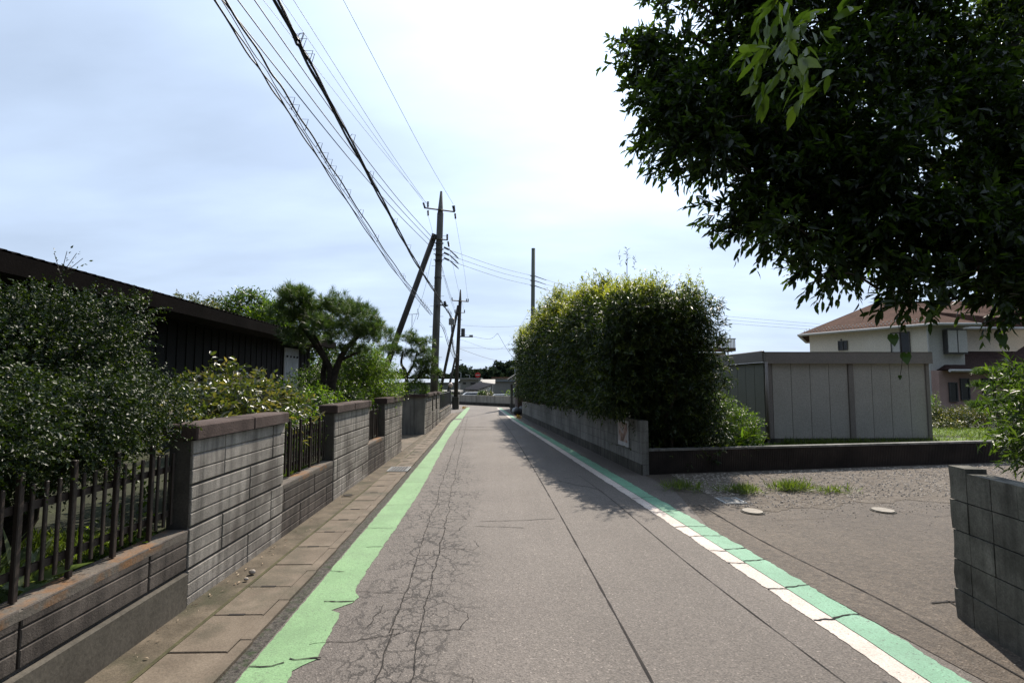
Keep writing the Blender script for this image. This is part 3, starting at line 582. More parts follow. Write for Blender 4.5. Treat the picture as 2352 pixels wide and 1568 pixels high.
pine((-3.4,10.8,0.44), 'larger garden pine with forked trunk rising behind the left wall beside the dark shed', pads,
     [([(-3.38,10.8,0.44),(-3.42,10.8,1.2),(-3.32,10.8,1.8),(-3.6,10.8,2.3),(-3.95,10.8,2.75)],0.10,0.035),([(-3.40,10.8,1.3),(-3.5,10.9,1.7),(-3.45,10.8,2.1),(-3.7,10.9,2.55)],0.07,0.03),([(-3.36,10.8,1.2),(-3.2,10.8,1.9),(-3.0,10.8,2.3),(-2.7,10.8,2.6)],0.085,0.03),([(-3.2,10.8,2.0),(-2.9,10.8,2.15),(-2.75,10.8,2.2)],0.035,0.02)], 1700, 0.13, 15)
pads = []
for cx_, cz in ((-3.5,2.6),(-3.25,2.45),(-2.95,2.95),(-2.7,2.9),(-2.45,2.8),(-2.35,2.5),(-2.8,2.4),(-2.25,2.2),(-2.5,2.15),(-2.15,1.9),(-2.4,1.8)):
    for j in range(3): pads.append((cx_+q.uniform(-.12,.12), 17.4+q.uniform(-.5,.5), cz+q.uniform(-.1,.1), 0.19, 0.25, 0.13))
pine((-2.9,17.4,0), 'smaller open garden pine in front of the first utility pole', pads,
     [([(-2.85,17.4,0),(-2.9,17.4,1.2),(-2.95,17.4,1.9),(-3.1,17.4,2.2),(-3.05,17.4,2.6)],0.07,0.03),([(-2.92,17.4,1.8),(-2.7,17.4,2.2),(-2.6,17.4,2.6)],0.05,0.02),([(-2.9,17.4,1.5),(-2.5,17.4,1.8),(-2.3,17.4,2.1)],0.04,0.02)], 800, 0.13, 16)
shrub('nandina_bush', (-2.9,12.0,0.44), 'yellow-green feathery bush behind the last high panel of the nearest wall', 'shrub',
      [(-2.85,12.2,1.8,0.45,0.6,0.45),(-2.5,12.3,1.6,0.35,0.5,0.38),(-3.0,12.4,2.15,0.3,0.4,0.3),(-2.5,11.6,1.3,0.3,0.5,0.3)], 1500, 0.24, 0.05, 0.016, L_bright, per=10, seed=19, lumps=4, r0=0.02, up=0.3)
shrub('dark_garden_shrub', (-3.5,12.2,0.44), 'dark dense shrub between the larger pine and the feathery bush', 'shrub',
      [(-3.5,12.0,1.6,0.6,0.8,0.6),(-3.1,11.2,1.2,0.5,0.7,0.4),(-3.9,11.5,1.3,0.8,0.8,0.6),(-2.75,10.6,1.05,0.35,0.6,0.35),(-3.4,9.6,0.95,0.5,0.8,0.35),(-3.1,12.6,2.0,0.45,0.5,0.5)], 2700, 0.22, 0.055, 0.024, L_mid, per=9, seed=20, lumps=3, r0=0.03)
shrub('thin_sapling', (-3.0,13.0,0.2), 'thin sapling with small sparse leaves between the two pines', 'sapling', [(-2.75,13.0,2.55,0.10,0.12,0.3),(-2.95,13.0,2.2,0.15,0.15,0.3),(-3.1,12.9,2.95,0.12,0.12,0.3)], 46, 0.2, 0.05, 0.022, L_mid, per=7, seed=21, r0=0.012, up=0.8)
shrub('clipped_shrub', (-2.7,17.0,0), 'low clipped round shrub sitting just above the farther left wall', 'shrub', [(-2.62,16.95,1.35,0.48,0.38,0.36)], 1500, 0.09, 0.03, 0.014, L_bright, per=9, seed=22, surf=0.75, r0=0.02)
shrub('yellow_shrub', (-2.75,23.5,0), 'small yellowish shrub just right of the first utility pole', 'shrub', [(-2.68,23.5,1.2,0.22,0.3,0.42),(-2.85,24,1.0,0.3,0.5,0.5)], 420, 0.2, 0.05, 0.02, L_bright, per=8, seed=23, r0=0.015)
# trees behind the dark shed
for (x, y, z, rx, rz, lab, mat, sd_) in ((-9.2,19.6,4.2,0.85,0.65,'tree with a rounded crown behind the dark shed, left of the larger pine',L_mid,24),(-8.0,19.0,3.7,0.7,0.55,'yellow-green tree directly left of the larger pine, behind the dark shed',L_bright,25),(-11.4,20.5,4.15,1.6,0.55,'low yellowish tree showing just above the middle of the dark shed roof',L_broad,26),(-6.6,18.5,3.0,0.9,0.8,'dark bushy tree behind the right end of the dark shed',L_mid,27)):
    shrub('garden_tree', (x,y,-0.3), lab, 'tree', [(x,y,z,rx,rx,rz),(x+rx*.6,y,z-rz*.7,rx*.7,rx*.7,rz*.7),(x-rx*.6,y,z-rz*.8,rx*.7,rx*.7,rz*.7)], 900, 0.4, 0.12, 0.05, mat, per=8, seed=sd_, lumps=6, r0=0.09, group='trees behind the dark shed', crown='crown')
# ------------------------------------------------------------------ dark shed on the left
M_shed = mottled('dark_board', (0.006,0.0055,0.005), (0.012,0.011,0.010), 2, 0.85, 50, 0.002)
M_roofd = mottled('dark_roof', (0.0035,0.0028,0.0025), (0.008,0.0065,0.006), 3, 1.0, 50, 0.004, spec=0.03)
SH = thing('dark_shed', (-6.5,9,0), 'long low dark board shed with a corrugated roof running behind the left garden', 'shed')
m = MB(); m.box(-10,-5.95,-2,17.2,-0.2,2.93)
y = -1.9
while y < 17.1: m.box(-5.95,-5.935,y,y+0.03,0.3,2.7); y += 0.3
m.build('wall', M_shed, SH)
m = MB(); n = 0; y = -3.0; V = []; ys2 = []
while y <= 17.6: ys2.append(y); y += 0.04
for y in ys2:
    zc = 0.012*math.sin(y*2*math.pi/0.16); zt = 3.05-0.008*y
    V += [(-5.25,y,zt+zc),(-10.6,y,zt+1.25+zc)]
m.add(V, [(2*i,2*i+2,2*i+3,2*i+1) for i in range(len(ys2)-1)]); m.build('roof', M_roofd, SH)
m = MB(); m.add([(-5.28,-3,2.83),(-5.25,-3,2.83),(-5.25,17.6,2.68),(-5.28,17.6,2.68),(-5.28,-3,3.055),(-5.25,-3,3.055),(-5.25,17.6,2.89),(-5.28,17.6,2.89)], [(3,2,1,0),(4,5,6,7),(0,1,5,4),(1,2,6,5),(2,3,7,6),(3,0,4,7)]); m.build('fascia', M_roofd, SH)
m = MB(); m.add([(-5.29,-3,2.84),(-5.95,-3,2.86),(-5.95,17.6,2.71),(-5.29,17.6,2.69)], [(0,1,2,3)]); m.build('soffit', M_shed, SH)
DP = thing('door_panel', (-5.93,15.5,0.4), None, None); DP.parent = SH; DP.location = Vector((-5.93,15.5,0.4))-SH.location
m = MB(); m.bbox(-5.93,-5.90,15.05,16.1,0.3,2.58,0.01)
for k in range(9): m.box(-5.90,-5.893,15.09+k*0.11,15.11+k*0.11,0.35,2.5)
m.build('sheet', mottled('pale_sheet',(0.30,0.32,0.32),(0.42,0.44,0.44),3,0.6), DP)
for k in range(4): m = MB(); m.sphere((-5.885,15.2+k*0.25,2.33),0.03,8,6); m.build('hook', M_shed, DP)
# ------------------------------------------------------------------ utility poles and cables
def pole(name, base, top, r0, r1, label, cap=None, mat=None, group=None):
    t = thing(name, base, label, 'utility pole', group); m = MB()
    P = [Vector(base), Vector(base)*0.5+Vector(top)*0.5, Vector(top)]; R = [r0, (r0+r1)/2, r1]
    if cap: P.append(Vector(top)+Vector(cap)); R.append(r1*0.35); P.insert(3, Vector(top)+Vector(cap)*0.03); R.insert(3, r1*0.9)
    m.tube(P, R, 14); m.build('mast', mat or M_pole, t, True); return t
def insulator(t, p, d=(0,0,1), s=1.0, mat=None):
    m = MB(); d = Vector(d).normalized(); p = Vector(p)
    m.tube([p + d*(k*0.028*s) for k in range(9)], [(.028 if k % 2 else .055)*s for k in range(9)], 8); m.build('insulator', mat or M_metal, t)
def arm(t, a, b, w=0.035): m = MB(); m.tube([a,b], w, 4); m.build('crossarm', M_wood, t)
M_wood = mottled('arm_steel', (0.10,0.085,0.05), (0.16,0.14,0.09), 4, 0.6)
P1 = pole('utility_pole', (-2.62,22,-0.1), (-2.40,22,8.6), 0.165, 0.135, 'nearest tall utility pole with a pointed top, on the left past the second wall', (0.03,0,0.95), M_pole)
arm(P1, (-3.06,21.86,8.80), (-1.78,21.86,8.64)); arm(P1, (-2.72,21.85,7.50), (-2.06,21.85,7.45), 0.028)
for p, d in (((-3.02,21.86,8.80),(-.35,0,1)),((-2.9,21.86,8.84),(0,0,1)),((-1.82,21.86,8.68),(-.25,0,1)),((-1.8,21.86,8.68),(-.1,0,1)),((-2.69,21.85,7.5),(0,0,1)),((-2.09,21.85,7.47),(0,0,1)),
             ((-2.9,21.9,8.70),(0.03,.2,-1)),((-1.78,21.9,8.58),(.1,.2,-1)),((-2.06,21.9,7.4),(.2,.2,-1))): insulator(P1, p, d, 0.95)
for k in range(3): insulator(P1, (-2.22,21.9,7.15-0.22*k), (1,0,-.45), 1.0)
for z in (7.3,7.05,6.85,6.62): m = MB(); m.tube([(-2.64,21.82,z),(-2.22,21.82,z)], 0.018, 5); m.build('bracket', M_metal, P1)
for z in (7.35,7.1,6.85,6.6,5.9): m = MB(); x = -2.62+(z+.1)*0.0253; m.tube([(x,22,z-0.03),(x,22,z+0.03)], 0.158, 14); m.build('band', M_metal, P1)
z = 2.2; k = 0
while z < 8: m = MB(); m.tube([(-2.62+z*.0253,22,z),(-2.62+z*.0253+(0.28 if k%2 else -0.28),22,z)], 0.008, 4); m.build('step_bolt', M_metal, P1); z += 0.42; k += 1
m = MB(); m.tube([(-2.5,21.8,4.75),(-2.02,21.8,4.72)], 0.03, 6); m.build('cable_arm', M_metal, P1)
B1 = pole('brace_pole', (-5.45,22.2,-0.3), (-2.62,22.0,7.72), 0.13, 0.115, 'dark brace pole leaning against the nearest utility pole', None, M_pole2)
P2 = pole('utility_pole', (-2.52,32.6,0.7), (-2.30,32.6,6.5), 0.13, 0.10, 'second utility pole down the road, standing in a dark concrete footing box', (0.02,0,0.75), M_pole2)
m = MB(); m.bbox(-2.72,-2.33,32.4,32.8,-0.05,0.75,0.015); m.build('footing_box', M_dirty, P2)
arm(P2, (-2.80,32.5,6.57), (-1.78,32.5,6.50)); arm(P2, (-2.62,32.5,5.82), (-2.0,32.5,5.82), 0.022)
for p in ((-2.78,32.5,6.57),(-1.80,32.5,6.5),(-1.9,32.5,6.5),(-2.6,32.5,5.82),(-2.02,32.5,5.82)): insulator(P2, p, (0,0,1), 0.75)
m = MB(); m.tube([(-2.1,32.5,4.38),(-2.1,32.5,4.85)], 0.12, 12); m.build('transformer', M_metal, P2)
m = MB(); m.tube([(-2.35,32.5,4.36),(-1.5,32.5,4.34)], 0.025, 6); m.build('lamp_arm', M_metal, P2)
m = MB(); m.box(-1.72,-1.5,32.42,32.58,4.36,4.46); m.build('lamp_head', M_galv, P2)
for z in (2.95,4.4,5.4): m = MB(); m.tube([(-2.46,32.5,z),(-2.15,32.5,z)], 0.018, 5); m.build('bracket', M_metal, P2)
pole('brace_pole', (-3.75,32.8,-0.3), (-2.40,32.6,6.28), 0.095, 0.085, 'brace pole leaning against the second utility pole', None, M_pole2)
pole('brace_pole', (-3.35,33.6,-0.3), (-2.62,33.4,3.15), 0.075, 0.065, 'short low brace pole leaning near the foot of the second utility pole', None, M_pole2)
PR = pole('utility_pole', (2.42,38,-0.3), (2.55,38,11.2), 0.16, 0.135, 'plain pale utility pole with a flat top behind the hedge on the right', None, mottled('pole_green',(0.11,0.125,0.10),(0.17,0.19,0.155),2,0.8))
for z in (9.2,8.85,8.5): m = MB(); m.tube([(2.3,37.9,z),(2.75,37.9,z-0.05)], 0.03, 6); m.build('bracket', M_metal, PR)
pole('utility_pole', (-4.99,45,-0.3), (-4.96,45,5.95), 0.075, 0.06, 'thin distant utility pole just right of the nearest tall one', None, M_pole)
t = thing('tv_antenna', (-3.84,24,2.2), 'small television antenna on a thin mast left of the nearest utility pole', 'antenna')
m = MB(); m.tube([(-3.84,24,2.2),(-3.83,24,4.64)], 0.014, 6); m.build('mast', M_galv, t)
m = MB(); m.tube([(-4.3,24,4.60),(-3.55,24,4.66)], 0.010, 5)
for k in range(7): x = -4.25+k*0.1; m.tube([(x,23.85,4.6+k*.008),(x,24.15,4.6+k*.008)], 0.005, 4)
m.tube([(-3.6,24,4.88),(-3.53,24,4.64)], 0.010, 4); m.tube([(-3.53,24,4.64),(-3.6,24,4.40)], 0.010, 4); m.build('elements', M_galv, t)
def cable(name, pts, r, label, mat=None, cat='cable', n=10, group=None):
    m = MB(); m.tube(crom(pts, n), r, 5, False); return tag(m.build(name, mat or M_cable, None, True, pts[0]), label, cat, group)
# two telecom bundles with coiled lashings
def bundle(name, pts, label, strands, coil, seed):
    t = thing(name, pts[-1], label, 'cable bundle'); q = random.Random(seed); C = crom(pts, 14)
    m = MB()
    for dx_, dz_, rr_ in strands:
        m.tube([p + Vector((dx_, 0, dz_+0.015*math.sin(i*0.9+dx_*99))) for i, p in enumerate(C)], rr_, 5, False)
    m.build('strands', M_cable, t, True)
    m = MB()
    for i in range(2, len(C)-2):
        for sub in range(2):
            if q.random() < coil:
                a = C[i].lerp(C[i+1], sub*.5); L = (C[i+1]-C[i]).length*0.5; s_ = q.choice((-1,1))
                m.tube([a, a+Vector((0.035*s_,L*.2,0.075)), a+Vector((0.075,L*.5,0.085)), a+Vector((0.03,L*.8,-0.05)), a+Vector((0,L,-0.03))], 0.004, 4, False)
    m.build('lashing', M_cable, t)
bundle('telecom_cables', [(-2.6,-9,6.3),(-2.5,0.5,5.5),(-2.48,4.62,5.0),(-2.43,6.1,4.8),(-2.45,8.74,4.6),(-2.55,14,4.38),(-2.70,21.9,4.36)],
       'left hand bundle of black telephone cables with coiled lashings running overhead', ((-.055,-.01,.009),(-.02,-.03,.007),(0.035,0.02,.011),(0.01,-.012,.005)), 0.17, 2)
bundle('telecom_cables', [(-2.35,-9,6.6),(-2.28,0.5,5.9),(-2.22,5.15,5.4),(-2.15,6.05,5.2),(-2.11,9.6,4.9),(-2.14,14,4.72),(-2.22,21.8,4.75)],
       'thicker right hand bundle of black telephone cables meeting the pole arm', ((-.012,0,.016),(0.012,0.012,.016),(0,-.02,.013),(0.03,0.0,.004)), 0.12, 3)
bundle('telecom_cables', [(-2.2,21.8,4.72),(-1.98,22.6,4.35),(-2.05,24,3.9),(-2.3,28,3.3),(-2.42,32.5,2.95)], 'telephone cables continuing from the nearest pole arm to the second pole', ((-.02,0,.018),(0.015,0.0,.014)), 0.2, 5)
bundle('telecom_cables', [(-2.6,21.9,4.3),(-2.35,23.4,3.9),(-2.35,26,3.35),(-2.46,32.5,2.75)], 'lower telephone cables continuing from behind the nearest pole to the second pole', ((-.03,0,.014),(0.03,0.03,.008)), 0.15, 6)
t = thing('cable_closure', (-2.0,22.6,4.3), 'grey splice box hanging on the cables beside the nearest utility pole', 'cable box')
m = MB(); m.bbox(-2.06,-1.82,22.5,22.72,4.02,4.30,0.03); m.build('housing', M_galv, t); m = MB(); m.tube([(-1.94,22.6,4.28),(-1.96,22.6,4.40)], 0.015, 6); m.build('hanger', M_metal, t)
m = MB(); m.tube([(-2.17,21.8,4.9),(-2.12,21.85,4.68)],[.05,.06],8); tag(m.build('cable_sleeve', M_cable, None, True, (-2.15,21.8,4.8)), 'black sleeve on the cables just above the pole arm', 'cable sleeve')
LV = (('low', (-2.60,21.9,7.0), (-3.9,7.54,7.0), 6.9), ('mid', (-2.62,21.9,7.24), (-3.83,7.6,7.2), 7.0), ('up', (-2.66,21.9,7.5), (-3.74,8.9,7.5), 7.3))
for (k, a, b, s_), lab in zip(LV, ('lowest of the three single black wires between the two cable bundles','middle one of the three single black wires between the two cable bundles','highest of the three single black wires between the two cable bundles')):
    a, b = Vector(a), Vector(b); d = (b-a); far = a + d*2.1; far.z += 1.0
    cable('power_wire', [far, b+Vector((0,0,0)), a.lerp(b,0.5)-Vector((0,0,0.22)), a], 0.010, lab)
for a, b, lab, rr_ in (((-2.92,21.86,8.95),(-4.38,9.62,8.7),'leftmost thin high wire reaching the left end of the top crossarm',.005),((-3.05,21.86,9.0),(-4.10,9.75,8.8),'second thin high wire from the left, reaching the top crossarm',.005),((-2.98,21.86,9.0),(-3.75,11,8.75),'third thin high wire from the left, reaching the top crossarm',.006),((-1.85,21.86,8.95),(-2.74,11.2,8.68),'rightmost thin high wire reaching the right end of the top crossarm',.006)):
    a, b = Vector(a), Vector(b); d = (b-a); far = a + d*(31/abs(d.y)); far.z += 0.5; cable('power_wire', [far, b, a.lerp(b,.5)-Vector((0,0,.1)), a], rr_, lab, M_wire)
cable('power_wire', [(-1.76,21.9,8.35),(-1.72,27,7.35),(-1.82,32.5,6.6)], 0.005, 'thin wire dropping from the right end of the top crossarm to the second pole', M_wire)
cable('power_wire', [(-2.88,21.9,8.45),(-2.8,27,7.3),(-2.78,32.5,6.65)], 0.005, 'thin wire dropping from the left end of the top crossarm to the second pole', M_wire)
cable('power_wire', [(-2.02,21.9,7.2),(-2.0,27,6.3),(-2.02,32.5,5.9)], 0.005, 'thin wire from the small lower crossarm to the second pole', M_wire)
for k, zz in enumerate((6.75,6.55)):
    cable('power_wire', [(-2.4,21.9,zz),(-2.38,26,6.0-0.15*k),(-2.4,32.5,5.55-0.25*k)], 0.006, ('upper','lower')[k]+' of the two wires from the waist of the nearest pole to the second pole', M_wire)
for k, (z0, z1) in enumerate(((7.12,9.2),(6.90,8.87),(6.68,8.5))):
    w_ = ('top','middle','bottom')[k]
    cable('power_wire', [(-2.0,22,z0-0.06),(0.2,29.8,(z0+z1)/2-0.16),(2.45,37.9,z1)], 0.009, w_+' of three wires crossing the road from the nearest pole', M_wire)
    m = MB(); m.tube([(-2.0,22,z0-0.05),(-1.80,22.7,z0-0.12),(-1.7,23.05,z0-0.17)], [.02,.03,.015], 6); m.build('clamp', M_cable, P1)
    cable('power_wire', [(2.6,38,z1-0.02),(10,41,z1-1.5),(19.1,45,7.26-0.3*k),(30,49,7.0-0.28*k)], 0.010, w_+' of three wires leaving the right hand pole towards the tiled house', M_wire)
    m = MB(); m.tube([(2.75,38,z1-0.05),(3.5,38.4,z1-0.22)], [.03,.02], 6); m.build('clamp', M_cable, PR)
cable('power_wire', [(-2.35,32.5,4.2),(0.3,36,3.9),(2.4,38,6.9)], 0.006, 'fine sagging wire rising to the lower part of the pole on the right', M_wire)
cable('power_wire', [(-2.35,32.6,4.55),(-0.6,34,4.35),(0.0,34.5,4.75)], 0.010, 'sagging service wire from the second pole to the mid-air joint above the road')
cable('power_wire', [(0.0,34.5,4.75),(0.8,33.6,3.35),(1.7,32.5,2.35)], 0.010, 'service wire dropping from the mid-air joint down behind the hedge')
cable('power_wire', [(-2.35,32.5,3.65),(-0.3,33,3.0),(1.9,33.5,2.85)], 0.010, 'low sagging wire from the second pole across the road')
cable('power_wire', [(-5,55,7.5),(1,54,7.2),(9,53,7.9)], 0.010, 'upper level wire crossing far down the road', M_wire); cable('power_wire', [(-5,55,5.2),(1,54,5.0),(9,53,5.4)], 0.010, 'lower level wire crossing far down the road', M_wire)
cable('guy_wire', [(-2.75,22,6.7),(-3.2,23,5.4),(-4.1,24,3.2)], 0.006, 'thin looping guy wire left of the nearest pole by the antenna', M_wire)

# ------------------------------------------------------------------ right hand side
RA, RB = Vector((2.50,9.39,0)), Vector((1.15,25.26,0)); RD = (RB-RA).normalized()
WR = thing('block_wall', (2.5,9.39,0), 'weathered grey block wall along the right kerb beneath the tall hedge', 'block wall')
m = MB(); L = (RB-RA).length; k = 0; q = random.Random(8)
nl = Vector((-RD.y, RD.x, 0))
for ci in range(5):
    z0 = ci*0.19-0.01; s = 0; off = 0.0 if ci % 2 else -0.195
    s = off
    while s < L:
        e = min(s+0.385, L); a = max(s, 0)
        top = 0.95-0.0165*(a)
        z1 = min(z0+0.183, top)
        if e-a > 0.04 and z1 > z0+0.02:
            p = RA+RD*a + nl*q.uniform(0,0.0025); m.obox((p.x,p.y), (RD.x,RD.y), e-a-0.006, -0.13, z1-z0, z0)
        s += 0.39
m.mi = 1; p = RA+RD*0.004-nl*0.008; m.add([(p.x,p.y,-.2),(p.x-nl.x*.11,p.y-nl.y*.11,-.2)]+[((RA+RD*L).x-nl.x*c_,(RA+RD*L).y-nl.y*c_,-.2) for c_ in (.119,.008)]+[(p.x,p.y,.94),(p.x-nl.x*.11,p.y-nl.y*.11,.94)]+[((RA+RD*L).x-nl.x*c_,(RA+RD*L).y-nl.y*c_,.68) for c_ in (.119,.008)],[(0,1,2,3),(4,7,6,5),(0,4,5,1),(1,5,6,2),(2,6,7,3),(3,7,4,0)])
m.build('blocks', [M_plain, M_joint], WR)
m = MB(); p = RA+nl*0.012; m.obox((p.x,p.y), (RD.x,RD.y), L, -0.03, 0.235, -0.05); m.build('base', M_dirty, WR)
# poster
def onwall(s, z, o=0.03): p = RA+RD*s+nl*o; return (p.x, p.y, z)
PO = thing('poster', onwall(0.78,0.6,0.02), 'weathered picture poster in a white border fixed to the right block wall', 'poster')
m = MB(); p = RA+RD*0.62+nl*0.028; m.obox((p.x,p.y), (RD.x,RD.y), 0.62, -0.02, 0.48, 0.40); m.build('board', mottled('poster_white',(0.42,0.42,0.43),(0.58,0.57,0.57),8,0.6), PO)
mp_ = NT('poster_print'); cpo = mp_.ramp(mp_.noise(5.5,3,0.5), (0.35,(0.10,0.04,0.03)), (0.5,(0.34,0.20,0.15)), (0.6,(0.45,0.42,0.42)), (0.72,(0.22,0.10,0.06))); mp_.col(cpo).rough(0.5,0.4)
m = MB(); p = RA+RD*0.67+nl*0.031; m.obox((p.x,p.y), (RD.x,RD.y), 0.52, -0.006, 0.36, 0.48); m.build('print', mp_.mat, PO)
# low dark wall
LA, LB = Vector((2.64,9.42,0)), Vector((16.5,11.68,0)); LD = (LB-LA).normalized(); LL = (LB-LA).length
LW = thing('low_wall', (2.64,9.42,0), 'long low near-black ribbed wall with a pale sunlit top in front of the metal shed', 'low wall')
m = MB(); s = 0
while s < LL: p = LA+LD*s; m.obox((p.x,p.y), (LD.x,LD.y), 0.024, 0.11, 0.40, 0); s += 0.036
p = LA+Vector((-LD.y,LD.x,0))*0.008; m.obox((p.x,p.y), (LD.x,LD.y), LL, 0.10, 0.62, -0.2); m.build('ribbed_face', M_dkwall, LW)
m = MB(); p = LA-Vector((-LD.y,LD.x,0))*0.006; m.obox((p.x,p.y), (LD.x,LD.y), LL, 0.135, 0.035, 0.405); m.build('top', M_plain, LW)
# raised plot behind it
m = MB(); m.add([(2.55,9.6,.12),(16.5,11.85,.12),(40,11.85,.12),(40,19,.05),(40,33,-.29),(1.3,33,-.29),(1.5,25,.05)], [(0,1,2,3,4,5,6)]); tag(m.build('back_plot', M_grass_s), kind='structure')
m = MB(); m.add([(10.75,11.0,.13),(30,14,.13),(30,18,.08),(10.75,18,.08)],[(0,1,2,3)]); tag(m.build('lawn_lit', M_lawn_lit), kind='structure')  # grass where the sun falls painted brighter; shaded plot keeps a dark colour
grass('plot_grass', [(4.8,10.6,11.0,12.9,0.10),(10.7,18,11.6,17,0.11)], 9000, 0.09, 'tufted grass on the plot behind the low dark wall', 'grass', L_grass, 31, w=0.012)
# weeds on the yard
for x, y, rr_, n, lab, h in ((2.75,8.1,0.35,110,'dark weed tuft in shade at the corner of the low dark wall',.15),(3.55,7.85,0.30,150,'shaded weed tuft behind the square cover, second from the wall corner',.14),(4.35,8.0,0.28,190,'taller bright green weed tuft on the gravel',.17),(4.85,7.8,0.30,90,'low bright weed tuft right of the taller one on the gravel',.11)):
    r_ = np.random.default_rng(int(x*100)); P = np.stack([r_.normal(x,rr_*.45,n), r_.normal(y,rr_*.35,n), np.full(n,0.01)],1); D = r_.normal(size=(n,3))*.5; D[:,2] = 1
    tag(foliage_obj('weed_tuft', [foliage_mesh(np.concatenate([P,D,np.full((n,1),.03)],1), 3, h, 0.010, 0.3, 0.5, 3)], L_grass, None, (x,y,0)), lab, 'weeds')
for x, y, lab in ((3.15,6.70,'pale round cover on the yard nearer the road'),(4.80,6.71,'pale round cover on the yard farther from the road')):
    t = thing('meter_cover', (x,y,0.006), lab, 'cover'); m = MB(); m.prism([(x+.115*math.cos(a),y+.135*math.sin(a)) for a in np.arange(0,6.28,.26)], 0.0, 0.024); m.build('lid', mottled('lid_white',(0.17,0.15,0.12),(0.28,0.25,0.21),7,0.7), t)
    m = MB(); m.prism([(x+.135*math.cos(a),y+.155*math.sin(a)) for a in np.arange(0,6.28,.26)], 0.0, 0.013); m.build('ring', M_dirty, t)
t = thing('square_cover', (3.15,7.3,0.01), 'square dark chequered cover with a pale steel frame in the shaded yard', 'cover')
m = MB(); m.box(3.03,3.27,7.17,7.46,0.004,0.014); m.build('lid', M_metal, t)
m = MB(); m.box(3.0,3.03,7.14,7.49,.004,.018); m.box(3.27,3.30,7.14,7.49,.004,.018); m.box(3.03,3.27,7.14,7.17,.004,.018); m.box(3.03,3.27,7.46,7.49,.004,.018); m.build('frame', M_galv, t)
# metal shed
M_panel = mottled('grey_panel', (0.38,0.35,0.31), (0.44,0.41,0.37), 1.3, 0.55, 40, 0.0006, spec=0.4)
M_trim = mottled('grey_trim', (0.20,0.175,0.155), (0.235,0.205,0.185), 1.5, 0.5, 50, 0.0004)
T = thing('metal_shed', (8.5,13,0.15), 'grey ribbed metal storage shed behind the low dark wall', 'shed')
for i in range(8):
    x = 6.72+i*0.47; 
    if i >= 4: x += 0.13
    m = MB(); m.box(x+0.006, x+0.464, 13.02, 13.06, 0.25, 2.08)
    for j in range(5): m.box(x+0.05+j*0.085, x+0.062+j*0.085, 13.0185, 13.02, 0.27, 2.0)
    m.build('wall_panel', M_panel, T)
m = MB(); m.box(6.6,10.62,13.04,17.4,-0.1,2.1); m.build('body', M_trim, T)
m = MB(); y = 13.15
while y < 17: m.box(6.575,6.6,y,y+0.47,0.2,2.08); y += 0.49
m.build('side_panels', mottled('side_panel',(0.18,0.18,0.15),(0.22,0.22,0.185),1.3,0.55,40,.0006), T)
for x0, x1 in ((6.58,6.70),(8.60,8.74),(10.54,10.64)): m = MB(); m.bbox(x0,x1,12.99,13.1,0.1,2.1,0.01); m.build('post', M_trim, T)
m = MB(); m.tube([(6.55,12.95,0.2),(6.55,12.95,2.1)], 0.035, 8); m.build('downpipe', M_trim, T, True)
m = MB(); m.bbox(6.52,10.70,12.93,13.03,2.06,2.34,0.012); m.bbox(6.50,6.56,13.03,17.5,2.1,2.38,0.012); m.build('fascia', M_trim, T)
m = MB(); m.add([(6.5,12.92,2.345),(10.72,12.92,2.345),(10.72,17.5,2.40),(6.5,17.5,2.40)], [(0,1,2,3)]); m.build('roof', M_trim, T)
m = MB(); m.box(6.6,10.6,12.985,13.3,-0.1,0.25); m.build('plinth', M_dirty, T)
grass('shed_weeds', [(6.8,10.5,12.6,12.9,0.10)], 900, 0.2, 'straggly weeds along the foot of the metal shed', 'weeds', L_grass, 33, w=0.01)
# bushes beside hedge
shrub('feathery_bush', (4.9,10.6,0.2), 'sunlit yellow-green bush between the tall hedge and the metal shed', 'shrub', [(4.45,10.7,0.95,0.35,0.4,0.38),(4.75,10.5,0.75,0.30,0.4,0.33),(4.2,11.0,1.15,0.35,0.5,0.4),(4.9,10.5,0.5,0.22,0.3,0.2)], 1300, 0.2, 0.055, 0.016, L_bright, per=9, seed=41, lumps=4, r0=0.02)
shrub('strap_leaf_plant', (4.45,10.1,0.2), 'low strap leaved plant in the sun beneath the feathery bush', 'plant', [(4.45,10.1,0.42,0.25,0.2,0.10),(4.75,10.15,0.42,0.2,0.2,0.14)], 90, 0.1, 0.26, 0.035, L_bright, per=4, seed=42, droop=0.5, r0=0.01)
# tall hedge
q = random.Random(77); blobs = []
hs = 0.0
while hs < 16.5:
    zt = 3.25 + min(hs,6)*0.11 - max(0,hs-9)*0.07 + q.uniform(-.06,.12); wd = 1.5
    for lat in np.linspace(-0.30+0.035*max(0,hs-9), wd, 6):
        for zc in np.arange(0.45 if hs < 1.3 and lat > 0.33 else (1.3 if lat < 0.3 else 1.0), zt-0.1, 0.42):
            if abs(lat+0.30) < 0.2 or abs(lat-wd) < 0.2 or hs < 0.9 or zc > zt-0.6 or q.random() < 0.2:
                if lat < -0.2 and zc > zt-0.55: lt = lat+0.15
                else: lt = lat
                p = RA+RD*(hs+0.42)+Vector((-nl.x*lt, -nl.y*lt, 0)); blobs.append((p.x+q.uniform(-.07,.07), p.y+q.uniform(-.1,.1), zc+q.uniform(-.1,.1), 0.26, 0.30, 0.30))
    hs += 0.42
H = thing('hedge', (2.9,15,0.2), 'tall dense hedge of narrow leaves overhanging the right block wall', 'hedge')
near = [b for b in blobs if b[1] < 13.5]; farb = [b for b in blobs if b[1] >= 13.5]
tops = [(b[0], b[1], b[2]+0.26, .3, .3, .18) for b in blobs if b[2] > 2.95]
